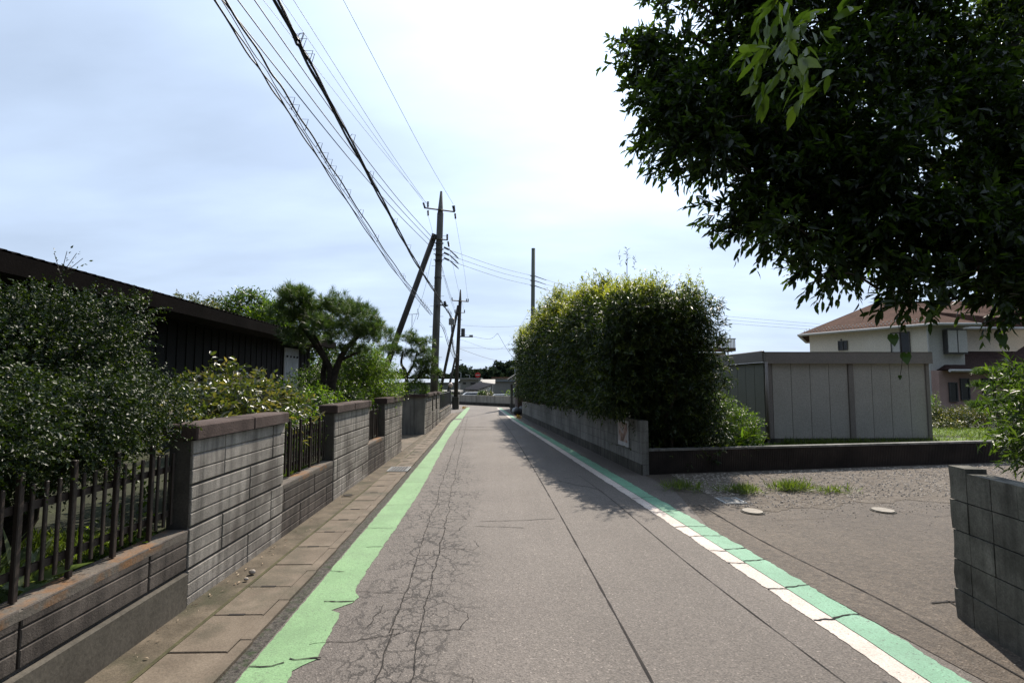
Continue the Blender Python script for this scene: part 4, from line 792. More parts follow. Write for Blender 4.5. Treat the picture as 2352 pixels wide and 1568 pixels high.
foliage_obj('leaves', [foliage_mesh(blob_twigs(near, 19000, 0.24, 51, up=0.25, surf=0.3), 12, 0.092, 0.022, 0.35, 0.7, 51),
                       foliage_mesh(blob_twigs(farb, 12000, 0.26, 52, up=0.25, surf=0.3), 10, 0.12, 0.034, 0.35, 0.7, 52)], L_hedge, H)
foliage_obj('sunlit_top_shoots', [foliage_mesh(blob_twigs(tops, 4200, 0.30, 53, up=1.3, surf=0.2, out=0.35), 13, 0.085, 0.019, 0.2, 0.65, 53)], leafmat('leaf_shoot_sunlit', (0.06,0.08,0.014), (0.17,0.18,0.026), (0.34,0.30,0.045), 0.45, 0.38), H)  # yellower new growth, brightened in colour to show sun on the hedge top
m = MB(); s = 0.3; q = random.Random(5); tips = []
while s < 15.5:
    p = RA+RD*s-nl*q.uniform(0.35,0.8); tp = (p.x+q.uniform(-.2,.2), p.y+q.uniform(-.2,.2), 2.9)
    limbs(m, (p.x,p.y,0.1), [tp, (tp[0]+q.uniform(-.5,.4),tp[1]+q.uniform(-.4,.4),2.4)], 0.035, int(s*10), 5); s += 0.7
m.build('stems', M_bark, H, True)
t = thing('hedge_sprig', (2.5,9.9,3.6), 'upright leafy sprig poking above the hedge top', 'sprig')
Tw = np.array([[2.42,9.9,3.7,0.02,0,1,.42],[2.3,9.9,3.7,-.1,0,1,.32],[2.55,9.9,3.65,.12,0,1,.3]]); foliage_obj('leaves', [foliage_mesh(Tw, 16, 0.085, 0.016, 0.0, 0.7, 4)], L_hedge, t)
m = MB(); m.tube([(2.42,9.9,3.5),(2.43,9.9,4.1)], [.008,.004], 5); m.build('twig', M_bark, t)
# rear right block wall
WB = thing('block_wall', (3.13,3.67,0), 'mossy block wall at the near right edge with a chipped end', 'block wall')
BA = Vector((3.135,3.69,0)); BD = (Vector((2.9,2.2,0))-BA).normalized(); bn = Vector((BD.y,-BD.x,0)); q = random.Random(12)
M_old = mottled('old_block', (0.060,0.056,0.044), (0.19,0.18,0.15), 4.2, 0.9, 70, 0.005, streak=1.1, c3=(0.035,0.038,0.025))
m = MB()
for ci in range(5):
    s = -0.03+q.uniform(-.008,.008); k = 0
    while s < 5.6:
        w = (0.17 if k == 0 else 0.21) if k < 3 else 0.4; p = BA+BD*s+bn*q.uniform(-.004,.004)
        j = 0.011 if k == 0 else 0
        a = Vector((p.x,p.y,0)); L_ = w-0.006; z0, z1 = ci*0.2+0.004, ci*0.2+0.196+(0.03 if ci == 4 and k == 0 else 0)
        e = [q.uniform(-j,j) for _ in range(6)]; uy = -bn
        V = []
        for zi, z in enumerate((z0, (z0+z1)/2, z1)):
            V += [a+BD*e[zi]+Vector((0,0,z)), a+BD*L_+Vector((0,0,z)), a+BD*L_+uy*0.13+Vector((0,0,z)), a+BD*e[zi+3]+uy*0.13+Vector((0,0,z))]
        m.add(V, [(3,2,1,0),(8,9,10,11)]+[(4*l+i, 4*l+(i+1)%4, 4*l+4+(i+1)%4, 4*l+4+i) for l in range(2) for i in range(4)])
        s += w; k += 1
m.mi = 1; bn = -bn; p = BA+BD*0.03+bn*0.014; m.add([(p.x,p.y,-.1),*[tuple(v) for v in ()]]+[((p+BD*5.4).x,(p+BD*5.4).y,-.1),((p+BD*5.4+bn*.1).x,(p+BD*5.4+bn*.1).y,-.1),((p+bn*.1).x,(p+bn*.1).y,-.1)]+[(p.x,p.y,.985),((p+BD*5.4).x,(p+BD*5.4).y,.985),((p+BD*5.4+bn*.1).x,(p+BD*5.4+bn*.1).y,.985),((p+bn*.1).x,(p+bn*.1).y,.985)], [(0,1,2,3),(7,6,5,4),(0,4,5,1),(1,5,6,2),(2,6,7,3),(3,7,4,0)])
m.build('blocks', [M_old, M_joint], WB)
m = MB(); m.prism([(3.22,3.75),(6.5,3.95),(6.5,-6),(2.9,-6),(3.0,2.2)], -0.2, 0.9) if False else m.prism([(3.3,3.6),(9,4.4),(9,-6),(2.4,-6)], -0.2, 0.88); tag(m.build('garden_soil', M_grass_s), kind='structure')
shrub('bamboo_shrub', (4.1,4.0,0.88), 'leafy bamboo-like shrub growing above the near right block wall', 'shrub', [(4.32,4.1,1.25,0.25,0.4,0.33),(4.08,4.0,1.08,0.12,0.25,0.16),(4.5,4.4,1.5,0.2,0.4,0.22),(4.55,3.8,1.25,0.3,0.5,0.4),(3.98,3.95,1.12,0.08,0.15,0.12)], 850, 0.17, 0.10, 0.017, L_mid, per=8, seed=61, lumps=3, r0=0.014)
# big overhanging tree
TREE = thing('broadleaf_tree', (5.4,4.7,0.4), 'large dark broadleaf tree whose crown overhangs the upper right of the street', 'tree')
CR = [(4.86,5.1,3.54,0.35),(4.28,3.96,2.25,0.27),(2.68,5.35,4.9,0.2),(2.91,6.13,7.43,0.23),(3.09,5.39,6.17,0.22),(3.51,4.49,3.5,0.36),(9.06,6.29,8.44,0.26),(3.55,5.59,5.19,0.22),(5.56,5.04,3.18,0.21),(3.94,4.26,2.32,0.15),(2.67,5.48,4.63,0.27),(4.07,5.43,8.43,0.28),(7.75,6.0,8.63,0.33),(1.73,5.2,5.5,0.15),(3.37,5.97,5.96,0.34),(5.82,5.23,5.31,0.26),(2.35,6.13,6.65,0.35),(5.12,5.23,5.16,0.21),(2.65,5.08,3.26,0.26),(2.99,4.7,3.58,0.28),(3.6,4.79,2.98,0.33),(3.27,5.28,4.21,0.33),(3.03,4.94,2.86,0.31),(5.55,6.29,8.6,0.28),(5.3,5.09,3.67,0.23),(5.97,5.12,4.57,0.3),(5.32,4.62,3.96,0.23),(3.51,4.77,3.93,0.31),(5.16,5.4,7.1,0.26),(2.86,5.23,5.7,0.33),(1.62,5.13,4.73,0.29),(1.94,5.22,4.47,0.35),(4.26,4.78,4.15,0.3),(2.8,5.75,6.98,0.35),(4.7,6.17,7.41,0.2),(5.39,6.14,7.55,0.24),(3.1,5.68,7.95,0.3),(4.0,5.15,4.15,0.32),(4.65,5.94,6.67,0.29),(5.41,5.06,4.21,0.35),(4.07,5.97,6.44,0.23),(2.31,4.21,2.74,0.15),(5.72,5.34,5.69,0.32),(4.6,5.23,5.16,0.22),(3.83,4.25,2.85,0.24),(5.08,4.26,2.97,0.32),(2.54,5.48,4.28,0.31),(2.05,5.53,6.76,0.3),(4.53,4.16,2.5,0.27),(2.99,5.14,4.42,0.35),(1.94,5.08,4.18,0.35),(2.42,4.82,3.36,0.22),(2.91,5.91,6.52,0.23),(4.97,4.63,3.85,0.31),(4.2,6.02,8.5,0.33),(3.27,4.59,2.73,0.29),(4.22,4.73,3.4,0.22),(6.52,4.95,5.11,0.28),(2.22,5.57,6.2,0.34),(4.78,5.75,9.03,0.15),(5.15,4.95,3.89,0.35),(1.63,4.79,3.81,0.31),(4.5,4.51,2.24,0.27),(3.41,4.92,4.72,0.25),(1.88,5.69,5.1,0.3),(4.77,5.48,5.41,0.26),(5.03,5.25,3.7,0.25),(3.2,4.36,2.8,0.22),(3.74,6.18,9.07,0.25),(2.95,5.29,6.0,0.27),(2.78,4.85,3.36,0.34),(4.81,4.85,3.34,0.27),(6.31,5.24,4.16,0.31),(2.34,4.55,2.92,0.22),(3.49,5.31,6.33,0.29),(3.77,5.18,3.39,0.29),(3.39,4.4,2.53,0.23),(2.85,4.56,3.26,0.26),(4.74,4.66,2.69,0.33),(3.79,5.63,5.56,0.26),(3.84,4.56,3.01,0.29),(5.35,5.13,4.94,0.21),(6.23,5.62,6.83,0.31),(6.74,5.18,3.92,0.3),(2.61,5.72,5.31,0.24),(5.54,4.33,2.38,0.15),(5.75,5.46,4.95,0.26),(2.87,5.48,4.45,0.23),(4.34,4.5,3.17,0.21),(4.36,4.98,2.95,0.32),(4.02,5.58,5.89,0.34),(1.81,5.34,4.75,0.23),(2.28,5.3,4.53,0.31),(5.98,4.79,4.0,0.31),(1.81,4.74,4.09,0.32),(5.37,4.94,3.03,0.31),(2.58,5.63,6.27,0.31),(4.69,5.31,6.04,0.3),(3.23,4.95,3.81,0.35),(3.26,5.23,3.59,0.26),(3.11,5.57,5.35,0.33),(4.15,4.59,2.46,0.3),(2.51,5.35,5.71,0.28),(2.53,4.64,3.76,0.23),(2.36,6.29,7.92,0.2),(1.64,4.93,4.02,0.26),(4.42,5.64,4.83,0.24),(3.21,5.65,5.75,0.35),(3.15,5.58,4.99,0.22),(3.45,5.46,5.31,0.23),(3.62,5.65,8.01,0.24),(6.81,5.22,5.59,0.22),(4.61,4.86,4.22,0.35),(4.1,4.23,2.69,0.32),(6.08,5.31,5.12,0.22),(4.53,4.73,3.92,0.22),(3.89,4.9,3.77,0.29),(4.59,5.68,5.18,0.29),(6.02,5.84,6.17,0.33),(2.64,4.26,2.45,0.15),(3.84,4.01,2.1,0.15),(3.86,5.39,6.41,0.21),(6.55,5.94,6.33,0.21),(3.61,6.15,8.27,0.34),(2.47,4.59,3.31,0.28),(2.27,5.15,3.82,0.22),(1.79,4.55,3.53,0.29),(5.74,5.76,5.6,0.35),(3.4,6.13,7.01,0.22),(4.37,6.03,6.32,0.22),(6.19,5.57,5.36,0.3),(1.33,5.28,4.89,0.15),(2.28,4.76,2.89,0.15),(4.43,5.35,5.66,0.32),(3.53,5.4,4.59,0.27),(6.71,5.45,4.54,0.3),(4.37,6.25,8.52,0.31),(2.62,5.56,6.01,0.27),(6.87,5.73,6.13,0.34),(2.61,5.22,3.93,0.23),(3.73,4.47,2.76,0.22),(5.17,5.36,6.19,0.25),(4.74,4.98,4.75,0.27),(6.08,5.43,5.94,0.34),(2.77,5.09,5.34,0.31),(2.21,4.93,3.8,0.22),(7.46,5.74,6.81,0.34),(5.06,5.03,4.29,0.27),(2.14,5.88,5.98,0.25),(3.37,5.23,4.45,0.23),(3.24,4.41,3.3,0.22),(1.45,4.89,4.1,0.15),(2.77,4.72,4.04,0.34),(3.3,5.15,3.28,0.35),(3.32,5.03,2.8,0.22),(5.34,4.82,3.52,0.24),(2.49,6.0,6.28,0.26),(2.57,5.05,4.24,0.3),(4.22,5.2,4.59,0.34),(5.39,5.44,7.7,0.28),(2.62,4.89,4.72,0.24),(1.98,4.87,3.55,0.2),(2.74,4.91,2.81,0.15),(4.81,4.48,2.39,0.26),(3.12,6.12,6.73,0.28),(3.29,5.46,6.01,0.3),(4.38,4.54,3.6,0.23),(3.78,4.89,4.63,0.32),(3.04,5.35,4.79,0.3),(4.04,5.08,5.13,0.31),(2.6,5.42,5.29,0.32),(6.73,5.8,6.8,0.31),(4.5,5.55,5.4,0.29),(2.74,5.22,6.01,0.22),(2.42,6.23,7.23,0.26),(4.57,4.19,2.84,0.25),(3.61,4.82,2.46,0.22),(2.01,5.99,7.6,0.15),(4.87,5.86,7.77,0.21),(7.14,6.29,9.67,0.31),(7.14,5.86,8.43,0.34),(2.22,6.3,9.61,0.15),(4.24,5.87,7.22,0.23),(3.26,4.32,2.18,0.15),(5.95,5.55,6.6,0.2),(4.65,4.63,2.44,0.24),(6.1,5.98,7.31,0.31),(4.19,5.39,4.82,0.24),(3.85,5.33,5.39,0.32),(5.58,5.9,8.52,0.32),(4.58,5.25,4.57,0.22),(5.61,4.7,3.36,0.22),(5.79,4.92,4.41,0.32),(4.81,5.52,4.6,0.3),(2.52,4.85,3.77,0.21),(3.52,4.49,2.89,0.26),(5.48,4.9,3.84,0.34),(2.0,4.7,2.99,0.15),(3.06,5.14,4.01,0.36),(2.06,4.65,3.97,0.2),(1.56,5.41,4.81,0.25),(5.14,5.6,5.2,0.29),(5.47,5.54,4.92,0.22),(6.96,5.32,4.51,0.26),(5.22,5.93,6.16,0.22),(1.9,5.68,6.71,0.15),(2.97,4.69,2.57,0.27),(3.08,4.72,4.29,0.27),(3.46,4.42,2.23,0.15),(2.81,4.68,2.88,0.24)]
CR = [(x, min(y, 2.3+.85*z), z, r) for x, y, z, r in CR]
vis = np.array(CR); r_ = np.random.default_rng(91); nt = 12500; w = vis[:,3]**2; w /= w.sum(); b = vis[r_.choice(len(vis), nt, p=w)]
v = r_.normal(size=(nt,3)); v /= np.linalg.norm(v,axis=1,keepdims=True); P = b[:,:3]+np.array([0,0,.13])+v*b[:,3:4]*(r_.random((nt,1))**0.5); D = v*0.5+r_.normal(size=(nt,3))*0.35; D[:,0] -= 0.35; D[:,2] += 0.05
tw = np.concatenate([P,D,0.2*(0.6+0.8*r_.random((nt,1)))],1)
foliage_obj('crown', [foliage_mesh(tw, 10, 0.096, 0.034, 0.55, 0.62, 91, fold=0.18, fine=True)], L_tree, TREE)
m = MB(); c = crom([(5.5,4.9,0.3),(5.35,4.85,1.2),(5.1,4.75,2.1),(4.95,4.9,3.2),(4.7,5.2,4.4),(4.4,5.5,5.8)], 6); m.tube(c, [0.19-0.14*i/(len(c)-1) for i in range(len(c))], 10); m.build('trunk', M_bark, TREE, True)
def twig_branch(pts, r0): m = MB(); c = crom(pts, 6); m.tube(c, [r0*(1-.8*i/(len(c)-1)) for i in range(len(c))], 7); m.build('branch', M_bark, TREE, True)
for pts, r0 in (([(5.1,4.7,2.0),(4.68,4.6,2.3),(4.4,4.6,2.50),(4.05,4.5,2.75),(3.5,4.6,2.9)],0.075),([(5.0,4.8,2.8),(4.3,4.7,3.1),(3.5,4.9,3.4),(2.6,5.0,3.7),(1.7,5.0,4.1)],0.08),([(4.9,5.0,3.4),(4.0,5.3,4.1),(3.0,5.4,4.7),(2.0,5.5,5.4)],0.08),([(4.45,4.6,2.48),(4.2,4.6,2.62),(3.8,4.3,2.3),(3.3,4.3,2.25)],0.03),([(4.75,5.1,4.2),(5.3,5.2,5.0),(5.8,5.3,5.8)],0.06)): twig_branch(pts, r0)
limbs_m = MB(); q = random.Random(17)
for b in CR:
    if q.random() < 0.45 and b[0] < 5.2: 
        s_ = min(max((b[0]-1.2)/3.8,0),1); src = Vector((b[0]+0.5, b[1]+0.05, b[2]-0.12+0.1*s_)); limbs_m.tube(crom([src, (b[0]+.22,b[1],b[2]+.04), (b[0]-b[3]*.8,b[1],b[2]-.05)],3), [0.012-0.0012*i for i in range(7)], 5)
limbs_m.build('twigs', M_bark, TREE, True)
# nearer lit sprays of the same tree
Tw = []
q = random.Random(23)
for _ in range(30):
    x = q.uniform(1.38,1.82); Tw.append([x, 2.7+q.uniform(-.12,.25), 3.46+q.uniform(-.16,.42)-0.35*abs(x-1.45), q.uniform(-.5,.2), q.uniform(-.3,.3), q.uniform(-.6,.2), 0.16])
NS = foliage_obj('leaf_spray', [foliage_mesh(np.array(Tw), 5, 0.12, 0.044, 0.5, 0.55, 7, fold=0.15, fine=True)], leafmat('leaf_near',(0.04,0.065,0.012),(0.075,0.11,0.018),(0.14,0.18,0.03),0.55,0.3,.6), TREE)
# hanging vine
t = thing('hanging_vine', (3.04,4.0,2.15), 'thin vine with heart shaped leaves dangling below the tree in front of the metal shed', 'vine')
m = MB(); m.tube(crom([(3.03,4,2.3),(3.06,4,2.0),(3.07,4,1.78),(3.04,4,1.62)],4), 0.0025, 4); m.build('stem', M_bark, t)
for x, z, s in ((3.01,1.93,.05),(3.10,1.79,.05),(3.04,1.64,.018),(3.86,1.93,.055)):
    m = MB(); hp = [(0,-1.2),(.55,-.55),(.95,.1),(.75,.75),(.25,.85),(0,.55),(-.3,.8),(-.8,.65),(-.9,.05),(-.5,-.6)]
    m.add([(x+a*s, 4.0+0.3*s*abs(a)-0.01, z+b_*s) for a, b_ in hp]+[(x,4.0+0.004,z)], [(i,(i+1)%10,10) for i in range(10)]); o = m.build('leaf', L_mid, t); at = o.data.attributes.new('lv','FLOAT','POINT'); at.data.foreach_set('value',[0.3]*11)
# ------------------------------------------------------------------ cream house with brown tiled roofs
M_cream = mottled('cream_render', (0.78,0.71,0.59), (0.86,0.79,0.68), 0.6, 0.9, 25, 0.004); M_pink = mottled('pink_render', (0.44,0.29,0.25), (0.52,0.36,0.31), 0.8, 0.9, 25, 0.004); M_whiter = mottled('white_render',(0.52,0.51,0.48),(0.62,0.61,0.58),0.7,0.9,25,.004)
def tilemat(name, c1, c2, s=4.0):
    m = NT(name); w = m.n('ShaderNodeTexBrick'); w.inputs['Scale'].default_value = s; w.inputs['Color1'].default_value = (*c1,1); w.inputs['Color2'].default_value = (*c2,1); w.inputs['Mortar'].default_value = (c1[0]*.35,c1[1]*.35,c1[2]*.35,1); w.inputs['Mortar Size'].default_value = 0.03
    m.l(m.vec((1,1,1)), w.inputs['Vector']); m.col(m.mix(0.5, w.outputs[0], m.ramp(m.noise(1.5,4),(0.3,0.4),(0.7,1.3)),'MULTIPLY')).rough(0.95,.08).bump(w.outputs['Fac'],0.05,-0.5); return m.mat
M_tile = tilemat('brown_tile', (0.080,0.042,0.030), (0.12,0.065,0.047)); M_tiled = tilemat('dark_tile', (0.045,0.028,0.024), (0.075,0.045,0.04))
HS = thing('tiled_house', (28,38,-0.3), 'two storey cream and pink house with brown tiled roofs at the far right', 'house')
m = MB(); m.prism([(24.5,41.5),(27.9,34),(30.2,34),(30.2,36.5),(42,36.5),(42,46),(29,48)], 2.35, 5.42); m.build('upper_wall', M_cream, HS)
m = MB(); m.prism([(27.95,33.97),(30.21,33.97),(30.21,34.0),(27.9,34.0)], 2.36, 5.4); m.build('corner_wall', M_whiter, HS)
m = MB(); m.prism([(24.52,41.5),(27.92,34.02),(28.1,33.6),(42,33.6),(42,46),(29,48)], -0.5, 2.36); m.build('lower_wall', M_pink, HS)
ev = [(23.7,41.6,5.38),(27.7,33.3,5.38),(30.8,33.3,5.38),(30.8,35.8,5.38),(42.8,35.8,5.38),(42.8,47,5.38),(28.6,49,5.38)]
rf = MB(); Rg1, Rg2, Rg3 = (30.3,41.8,8.0), (40,41.5,8.1), (29.35,36.5,6.6)
rf.add(ev+[Rg1,Rg2,Rg3], [(0,1,9,7),(1,2,9),(2,3,9),(3,4,8,7,9),(4,5,8),(5,6,7,8),(6,0,7),(6,5,4,3,2,1,0)]); rf.build('roof', M_tile, HS)
m = MB()
for i in range(7):
    a, b = Vector(ev[i]), Vector(ev[(i+1)%7]); m.tube([a-Vector((0,0,.08)),b-Vector((0,0,.08))], 0.10, 8)
m.build('gutter', M_whiter, HS)
m = MB()
SG = []; a, b = Vector(ev[0]), Vector(ev[1]); up2 = (Vector(Rg1)-Vector(ev[0])).normalized()
for k in range(34):
    for rw in (0.5,0.9): p = a.lerp(b, 0.03+k*0.028)+Vector((0.42,.18,.30))*rw*1.3; SG.append((p.x,p.y,p.z+.03))
m.sphere(SG[0], 0.045, 6, 4); g0 = m.build('snow_guard', M_whiter, HS); g0.data.transform(__import__('mathutils').Matrix.Translation(HS.location-Vector(SG[0]))); g0.location = Vector(SG[0])-HS.location
for p in SG[1:]: g1 = g0.copy(); COL.objects.link(g1); g1.parent = HS; g1.location = Vector(p)-HS.location
wa, wb = Vector((24.5,41.5,0)), Vector((27.9,34,0)); wd_ = (wb-wa); wn = Vector((wd_.y,-wd_.x,0)).normalized()*1
if wn.x > 0: wn = -wn
def hwin(t0, t1, z0, z1, nsplit=2):
    f = thing('window', (wa+wd_*t0), None, None); f.parent = HS; f.location = wa+wd_*t0+Vector((0,0,z0))-HS.location
    a, b = wa+wd_*t0, wa+wd_*t1; L = (b-a).length; u = (b-a)/L; o_ = a+wn*0.05
    m = MB(); 
    for s0, s1, c0, c1 in ((0,L,z0-.06,z0),(0,L,z1,z1+.06),(0,.06,z0,z1),(L-.06,L,z0,z1),(L/2-.03,L/2+.03,z0,z1)): p = a+u*s0+wn*0.06; m.obox((p.x,p.y),(u.x,u.y),s1-s0,0.08*(1 if Vector((-u.y,u.x,0)).dot(wn)<0 else -1),c1-c0,c0)
    m.build('frame', M_metal, f)
    for k in range(2): m = MB(); p = a+u*(.06 if k == 0 else L/2+.03)+wn*0.02; m.obox((p.x,p.y),(u.x,u.y),L/2-.09,0.03*(1 if Vector((-u.y,u.x,0)).dot(wn)<0 else -1),z1-z0,z0); m.build('pane', M_glass if k or nsplit == 2 else M_whiter, f)
hwin(0.277,0.364,4.02,4.62); hwin(0.723,0.87,3.65,4.92,1)
m = MB(); p = wa+wd_*0.306; m.sphere((p.x,p.y,4.76),0.07,8,6); m.build('vent', M_metal, HS)
m = MB(); m.tube([(27.75,33.85,-.3),(27.75,33.85,5.3)],0.05,8); m.build('downpipe', M_whiter, HS)
SB = thing('shutter_box', (28.8,33.8,3.5), None, None); SB.parent = HS; SB.location = Vector((28.8,33.8,3.5))-HS.location
m = MB(); m.bbox(28.8,30.15,33.62,33.97,3.42,5.0,0.02); m.build('frame', M_metal, SB)
for x in (28.86,29.52): m = MB(); m.box(x,x+.58,33.59,33.62,3.52,4.94); m.build('shutter', M_whiter, SB)
rf = MB(); rf.add([(28.3,33.0,2.42),(42,33.0,2.42),(42,36.4,3.75),(30.2,36.4,3.75),(28.3,34.0,2.45)], [(0,1,2,3,4)]); rf.add([(28.3,33.0,2.36),(42,33.0,2.36),(42,36.4,3.69),(30.2,36.4,3.69),(28.3,34.0,2.39)], [(4,3,2,1,0)]); rf.build('lower_roof', M_tiled, HS)
m = MB(); m.tube([(28.3,32.98,2.34),(42,32.98,2.34)],0.09,8); m.build('lower_gutter', M_whiter, HS)
m = MB(); m.prism([(33.9,32.2),(40,32.2),(40,33.6),(33.9,33.6)],2.3,3.0); m.add([(33.9,32.2,3.0),(40,32.2,3.0),(40,32.2,5.6),(37,32.2,5.0)],[(0,1,2,3)]); m.build('porch_gable', M_whiter, HS)
rf = MB(); rf.add([(33.2,31.7,2.72),(37.2,31.7,5.3),(37.2,35,5.3),(33.2,35,2.72)],[(0,1,2,3)]); rf.build('porch_roof', M_tiled, HS)
m = MB(); m.tube([(33.2,31.65,2.7),(37.2,31.65,5.3)],0.08,6); m.build('porch_rake', M_whiter, HS)
for x0, x1, z0, z1 in ((28.75,29.15,.45,1.55),(29.5,29.95,.55,1.8),(30.95,31.4,.55,1.8)):
    f = thing('window', (x0,33.55,z0), None, None); f.parent = HS; f.location = Vector((x0,33.55,z0))-HS.location
    m = MB(); m.box(x0,x1,33.55,33.6,z0,z1); m.build('pane', M_glass, f); m = MB(); m.box(x0-.07,x0,33.5,33.62,z0-.06,z1+.06); m.box(x1,x1+.07,33.5,33.62,z0-.06,z1+.06); m.box(x0,x1,33.5,33.62,z1,z1+.06); m.box(x0,x1,33.5,33.62,z0-.06,z0); m.build('frame', M_metal, f)
# garden pine in cloud-pruned pads, bushes before the house
q = random.Random(6)
t = thing('cloud_pine', (15.3,16.2,0), 'small cloud-pruned pine with layered pads before the pink wall', 'pine tree')
pd = [(15.2,16.2,1.88,.58,.5,.13),(15.55,16.2,1.75,.3,.4,.1),(14.9,16.2,1.48,.40,.4,.11),(15.8,16,1.45,.3,.4,.12),(14.8,16.2,.86,.45,.4,.13),(15.5,16.2,1.0,.5,.5,.15)]
foliage_obj('crown', [foliage_mesh(blob_twigs(pd, 900, 0.07, 71, up=1.3, surf=.3, out=.3), 22, 0.10, 0.008, -0.1, 0.6, 71, tuft=True)], L_pine, t)
m = MB(); c = crom([(15.3,16.2,-.1),(15.35,16.2,.6),(15.25,16.2,1.2),(15.35,16.2,1.8)],4); m.tube(c,[.07-.04*i/(len(c)-1) for i in range(len(c))],7); m.build('trunk', M_bark, t, True)
shrub('garden_bush', (15.0,18.2,0), 'long straggly sunlit bush before the pink wall, right of the metal shed', 'shrub', [(15.4,18,0.35,.7,.5,.35),(16.2,18,.4,.7,.5,.35),(17,18,.4,.7,.5,.35),(15.0,18.3,.2,.5,.4,.3),(14.6,17.2,.15,.35,.4,.22)], 1900, .25, .07, .024, L_broad, per=8, seed=72, lumps=4, r0=.02)
shrub('upright_weeds', (14.9,18.6,0), 'tall upright yellowish shoots at the right corner of the metal shed', 'shrub', [(14.95,18.6,.6,.3,.3,.45),(15.4,18.7,.75,.2,.2,.35)], 200, .3, .06, .02, L_bright, per=9, seed=73, up=2.0, r0=.01)
# house with balcony beyond the metal shed
BH = thing('balcony_house', (17,41,-0.3), 'distant beige house with a pale railed balcony left of the metal shed roof', 'house')
m = MB(); m.box(14.2,17.6,41,46,-0.4,3.9); m.build('wall', M_cream, BH)
m = MB(); m.box(14.0,17.95,40,41.2,3.95,4.2); m.build('balcony_floor', mottled('balcony_brown',(0.12,0.07,0.05),(0.17,0.1,0.08),2,.7), BH)
m = MB(); x = 14.0
while x < 17.95: m.box(x,x+.07,40,40.04,4.2,4.85); x += .11
m.box(14,17.97,39.98,40.06,4.85,4.92); m.build('railing', M_whiter, BH)
m = MB(); m.tube([(17.6,40.6,-.3),(17.6,40.6,4.0)],.05,6); m.build('downpipe', M_whiter, BH)
# ------------------------------------------------------------------ far end of the street
EW = thing('block_wall', (-1,38,0), 'grey concrete wall closing the far end of the street where it bends left', 'wall')
ea, eb = Vector((-6,43.1,0)), Vector((3.2,32.8,0)); ea = Vector((-2.88,40.0,0)); eb = Vector((0.78,35.7,0)); ed = (eb-ea).normalized()
ea2 = ea-ed*8; m = MB(); m.obox((ea2.x,ea2.y),(ed.x,ed.y),(eb-ea2).length+0.6,0.15,0.79,-0.1); m.build('panel', mottled('end_wall',(0.36,0.34,0.29),(0.46,0.44,0.38),.9,.9,20,.004,streak=.6), EW)
m = MB(); a2 = ea2-Vector((-ed.y,ed.x,0))*0.06; m.obox((a2.x,a2.y),(ed.x,ed.y),(eb-ea2).length+0.6,0.055,0.3,-0.1); m.build('base', M_dirty, EW)
RH = thing('roadside_house', (2,30,0), 'dark brown boarded house end peeping out past the far end of the hedge', 'house')
m = MB(); m.box(1.05,5.5,28.5,33,-0.3,1.75); m.build('wall', mottled('brown_board',(0.06,0.035,0.028),(0.10,0.06,0.05),2,.8), RH)
m = MB(); m.add([(0.55,27.9,1.78),(0.55,33.5,1.78),(2.6,33.5,3.1),(2.6,27.9,3.1),(0.55,27.9,1.66),(2.6,27.9,2.98)],[(0,1,2,3),(0,3,5,4)]); m.add([(2.6,27.9,3.1),(2.6,33.5,3.1),(5.8,33.5,1.5),(5.8,27.9,1.5)],[(0,1,2,3)]); m.build('roof', M_plain, RH)
m = MB(); m.bbox(0.72,0.86,30.5,30.7,-0.1,1.5,.01); m.build('porch_post', M_plain, RH)
q = random.Random(40)
for k, (x, y, s, mt, lab) in enumerate(((1.0,26.6,.22,M_cable,'black rubbish bag nearest the far end of the right wall'),(0.93,27.6,.2,M_galv,'pale grey bag of rubble beside the black rubbish bag'),(1.25,27.2,.25,M_metal,'dark grey sack slumped behind the rubbish bags'),(0.85,28.6,.16,M_dirty,'small brown heap at the foot of the roadside house'))):
    o = MB(); o.sphere((x,y,s*.75),s,12,8,(1,1.1,.95)); o.v = [(a+q.uniform(-.02,.02),b_+q.uniform(-.02,.02),max(0,c+q.uniform(-.03,.03))) for a,b_,c in o.v]
    o.tube([(x,y,s*1.35),(x+.02,y,s*1.75)],[s*.12,s*.22],6)
    tag(o.build('sack', mt, None, True, (x,y,0)), lab, 'sack')
for x,y,lab in ((0.95,24.2,'patch of dry orange weeds at the foot of the right wall near its far end'),(-2.05,33.2,'patch of dry orange weeds beside the footing box of the second pole')):
    r_ = np.random.default_rng(4); n = 60; P = np.stack([r_.normal(x,.06,n), r_.normal(y,.5,n), np.full(n,.01)],1); D = r_.normal(size=(n,3))*.5; D[:,2] = 1
    tag(foliage_obj('weed_tuft', [foliage_mesh(np.concatenate([P,D,np.full((n,1),.05)],1),3,.12,.02,.3,.5,3)], leafmat('leaf_dry',(.08,.045,.02),(.16,.09,.035),(.24,.15,.07),.4), None, (x,y,0)), lab, 'weeds')
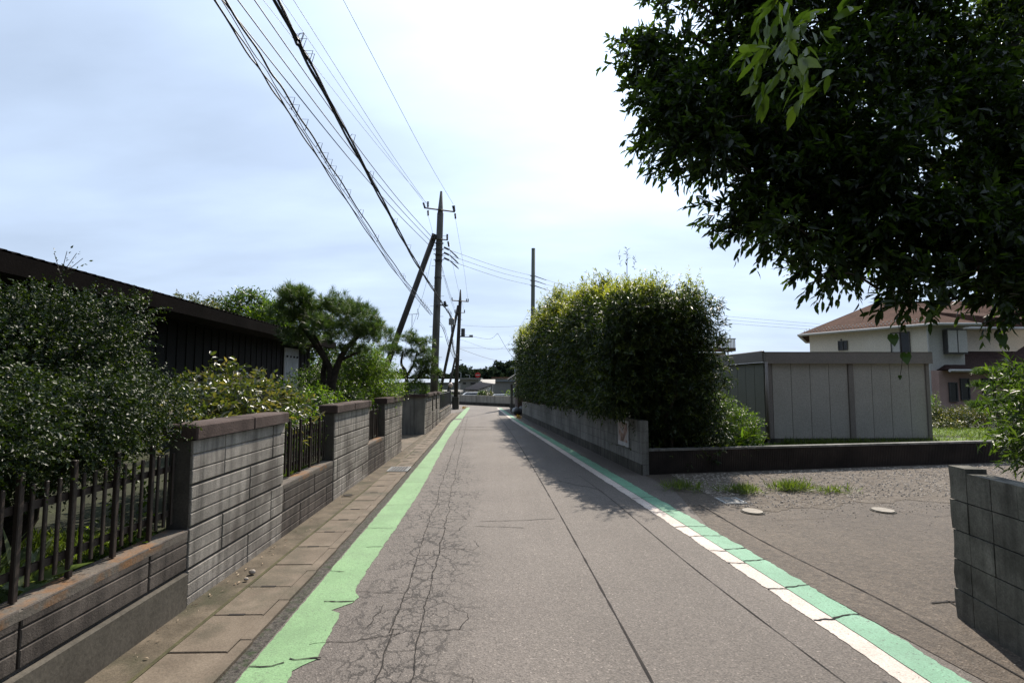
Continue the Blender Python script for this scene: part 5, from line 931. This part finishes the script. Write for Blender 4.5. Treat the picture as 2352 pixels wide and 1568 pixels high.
# parked cars beyond the end wall
def car(x, y, z, rot, label, col):
    t = thing('parked_car', (x,y,z), label, 'car', 'cars parked beyond the end wall'); c, s = math.cos(rot), math.sin(rot)
    def tr(pts): return [(x+a*c-b_*s, y+a*s+b_*c, z+d) for a,b_,d in pts]
    prof = [(-2.05,.35),(-2.1,.8),(-1.95,.95),(-1.1,1.02),(-.55,1.42),(.9,1.45),(1.75,1.0),(2.05,.9),(2.1,.4)]
    def loft(pr, w0, w1, zc=1.0):
        m = MB(); n = len(pr); m.add(tr([(a,-(w0 if b_ <= zc else w1),b_) for a,b_ in pr]+[(a,(w0 if b_ <= zc else w1),b_) for a,b_ in pr]), [tuple(range(n))[::-1], tuple(range(n,2*n))]+[(i,(i+1)%n,n+(i+1)%n,n+i) for i in range(n)]); return m
    loft(prof,.84,.62,1.03).build('body', col, t)
    loft([(-1.0,1.05),(-.54,1.40),(.85,1.42),(1.55,1.05)],.80,.645,1.06).build('windows', M_glass, t)
    loft([(-.5,1.425),(-.4,1.46),(.8,1.475),(.9,1.44)],.6,.6,9).build('roof', col, t)
    for a in (-1.3,1.3):
        for b_ in (-.8,.8):
            m = MB(); P = tr([(a+.31*math.cos(k*.5236), b_-.1, .31+.31*math.sin(k*.5236)) for k in range(12)]+[(a+.31*math.cos(k*.5236), b_+.1, .31+.31*math.sin(k*.5236)) for k in range(12)])
            m.add(P,[tuple(range(12))[::-1],tuple(range(12,24))]+[(i,(i+1)%12,12+(i+1)%12,12+i) for i in range(12)]); m.build('wheel', M_cable, t)
    return t
M_carw = mottled('car_white',(0.70,0.70,0.70),(0.78,0.78,0.78),.5,.25,5,.0,spec=.6); M_cars = mottled('car_silver',(0.5,0.52,0.54),(0.6,0.62,0.64),.5,.25,5,.0,spec=.7)
car(-2.6,53,-0.83,0.1,'white parked car showing above the left half of the end wall',M_carw); car(0.1,53,-1.03,0.1,'silver parked car with a glinting roof above the right half of the end wall',M_cars)
def block(name, x0, x1, y, d, z0, z1, mat, label, wins=(), roof=None, cat='building', rz=None):
    t = thing(name, ((x0+x1)/2, y, z0), label, cat); m = MB(); m.box(x0,x1,y,y+d,z0,z1); m.build('wall', mat, t)
    for a,b_,c,e in wins: m = MB(); m.box(a,b_,y-.05,y,c,e); m.build('window', M_glass, t)
    m = MB()
    if roof == 'flat': m.box(x0-.3,x1+.3,y-.3,y+d+.3,z1,z1+.18)
    elif roof == 'shed': m.add([(x0-.4,y-.5,z1),(x1+.4,y-.5,rz or z1+1),(x1+.4,y+d,(rz or z1+1)),(x0-.4,y+d,z1),(x0-.4,y-.5,z1-.15),(x1+.4,y-.5,(rz or z1+1)-.15)],[(0,1,2,3),(0,4,5,1)])
    else: m.add([(x0-.4,y-.4,z1),(x1+.4,y-.4,z1),(x1+.4,y+d/2,rz or z1+1),(x0-.4,y+d/2,rz or z1+1),(x1+.4,y+d,z1),(x0-.4,y+d,z1)],[(0,1,2,3),(3,2,4,5)])
    m.build('roof', M_R[name], t); return t
M_bluer = mottled('blue_roof',(0.20,0.25,0.30),(0.26,0.31,0.37),.4,.5); M_pale = mottled('pale_roof',(0.30,0.28,0.25),(0.38,0.36,0.32),.4,.8); M_slate = mottled('slate',(0.05,0.052,0.06),(0.08,0.082,0.09),.6,.7); M_gwall = mottled('grey_wall',(0.24,0.24,0.23),(0.30,0.30,0.28),.3,.85); M_rust = mottled('rust_roof',(0.2,0.1,0.07),(0.28,0.15,0.11),.5,.8)
M_R = {'warehouse':M_bluer,'grey_house':M_gwall,'hip_house':M_pale,'white_store':M_slate,'carport':M_pale,'long_hall':M_bluer,'low_building':M_rust}
block('warehouse',-19,-6.8,88,10,-1.3,1.6,M_gwall,'long grey warehouse with a pale blue roof seen between the poles',roof='gable',rz=2.2)
block('grey_house',-4.75,-2.45,70,8,-1.3,2.0,M_gwall,'grey flat roofed house with two dark windows beyond the end wall',wins=((-4.5,-4.1,1.36,1.62),(-3.5,-2.85,1.34,1.6)),roof='flat')
block('hip_house',-2.3,-.75,76,8,-1.3,1.43,M_gwall,'house with a pale sloping roof right of the grey flat roofed one',roof='gable',rz=2.05)
WS = thing('white_store', (-2,60,-1.3), 'low white building with a dark slanting roof above the parked cars', 'building')
m = MB(); m.box(-3.6,-2.25,60.3,63.5,-1.3,.80); m.add([(-2.25,60.2,-1.3),(-0.85,60.2,-1.3),(-0.85,60.2,1.22),(-2.25,60.2,.72),(-0.85,63.6,-1.3),(-0.85,63.6,1.3)],[(0,1,2,3),(1,4,5,2)]); m.build('wall', mottled('store_white',(.6,.6,.6),(.72,.72,.72),.4,.8), WS)
m = MB(); P_ = [(-3.75,60,.87),(-2.2,60,.80),(-.72,60,1.33),(-.55,64,1.47),(-2.15,64,1.68)]; m.add(P_+[(a,b_,c-.09) for a,b_,c in P_],[(0,1,4),(1,2,3,4),(5,6,1,0),(6,7,2,1),(7,8,3,2)]); m.build('roof', mottled('slate_matt',(0.02,0.021,0.026),(0.035,0.036,0.042),.6,1.0,spec=.03), WS)
for x in (-3.3,-2.8): m = MB(); m.box(x,x+.10,60.25,60.3,.35,.65); m.build('window', M_glass, WS)
block('carport',-6.5,-4.2,56,5,-1.2,0.55,M_dirty,'low shelter with a pale flat roof just right of the second pole',roof='flat')
block('long_hall',-.5,14,95,10,-1.3,1.8,M_gwall,'long hall with a pale blue roof edge near the hedge',roof='flat'); block('low_building',-1,9,112,8,-1.3,2.5,M_gwall,'far low building with a rust coloured roof line under the wood',roof='flat')
t = thing('round_sign', (-3.4,92,2.0), 'round red roadside sign with a pale band, standing above the far roofs', 'sign')
m = MB(); m.tube([(-3.4,92.1,-1.3),(-3.4,92.1,2.3)],.07,8); m.build('post', M_galv, t)
m = MB(); m.tube([(-3.4,91.9,2.85),(-3.4,92.05,2.85)],.46,24); m.build('disc', mottled('sign_red',(0.55,0.03,0.03),(0.6,0.04,0.04),2,.5), t)
m = MB(); m.box(-3.72,-3.08,91.86,91.9,2.78,2.93); m.build('band', M_whiter, t)
for k, (x, z, lab) in enumerate(((-6.8,3.4,'slim grey lamp pole left of the round red sign'),(3.2,4.4,'slim grey lamp pole far right of the round red sign, by the hedge'),(-5.2,2.9,'short slim pole directly left of the round red sign'))):
    t = thing('lamp_pole', (x,100,-1.3), lab, 'lamp pole'); m = MB(); m.tube([(x,100,-1.3),(x,100,z)],.07,6); m.build('mast', M_galv, t); m = MB(); m.tube([(x,100,z),(x-.8,100,z+.15)],.05,6); m.build('head', M_galv, t)
for k, (x, y, z, rx, rz, lab) in enumerate(((-1.55,51,-.1,.35,.5,'small green bush left of the two round bushes by the white building'),(-0.95,51.5,-.05,.45,.55,'round brownish bush before the white building'),(2.1,50,.0,1.7,.75,'spreading garden tree beyond the end wall near the hedge'),(-5.0,50,-.2,1.2,.6,'green bush behind the second pole footing'))):
    shrub('garden_bush', (x,y,-1.3), lab, 'shrub', [(x,y,z+.3,rx,rx,rz),(x+rx*.4,y,z,rx*.8,rx*.8,rz*.8)], 320, .3, .11, .06, (L_mid,L_broad,L_bright,L_mid)[k], per=8, seed=80+k, lumps=4, r0=.04, group='bushes beyond the end wall')
# far wood
q = random.Random(50); wb_ = []
for k in range(95):
    x = q.uniform(-75,60); h = 5.2+1.9*math.sin(x*.13+1)+1.2*math.sin(x*.41)+q.uniform(-.9,.9); y = 160+q.uniform(-6,14); r_w = q.uniform(1.6,3.2)
    for z in np.arange(-0.5, h, 1.6): wb_.append((x+q.uniform(-1,1), y, min(z,h-r_w*.6), r_w*(.75 if z>h-2 else 1), r_w, r_w*.8))
W_ = foliage_obj('far_wood', [foliage_mesh(blob_twigs(wb_, 48000, .8, 95, up=.4, surf=.5), 6, .75, .5, .2, .9, 95)], leafmat('leaf_far',(0.025,0.042,0.03),(0.042,0.062,0.042),(0.075,0.098,0.062),.05,.95,.03), None, (0,160,0)); tag(W_, 'dark belt of distant trees along the horizon beyond the roofs', 'wood', kind='stuff')
# haze
hz = MB(); hz.box(-600,600,-60,1200,-3,20); M_h = bpy.data.materials.new('haze'); M_h.use_nodes = True; nt_ = M_h.node_tree; nt_.nodes.clear(); ho = nt_.nodes.new('ShaderNodeOutputMaterial'); hv = nt_.nodes.new('ShaderNodeVolumePrincipled'); hv.inputs['Color'].default_value = (0.9,0.95,1,1); hv.inputs['Density'].default_value = 0.0016; hv.inputs['Anisotropy'].default_value = 0.5; nt_.links.new(hv.outputs[0], ho.inputs['Volume'])
USE_HAZE = False
if USE_HAZE: tag(hz.build('haze', M_h), kind='stuff')
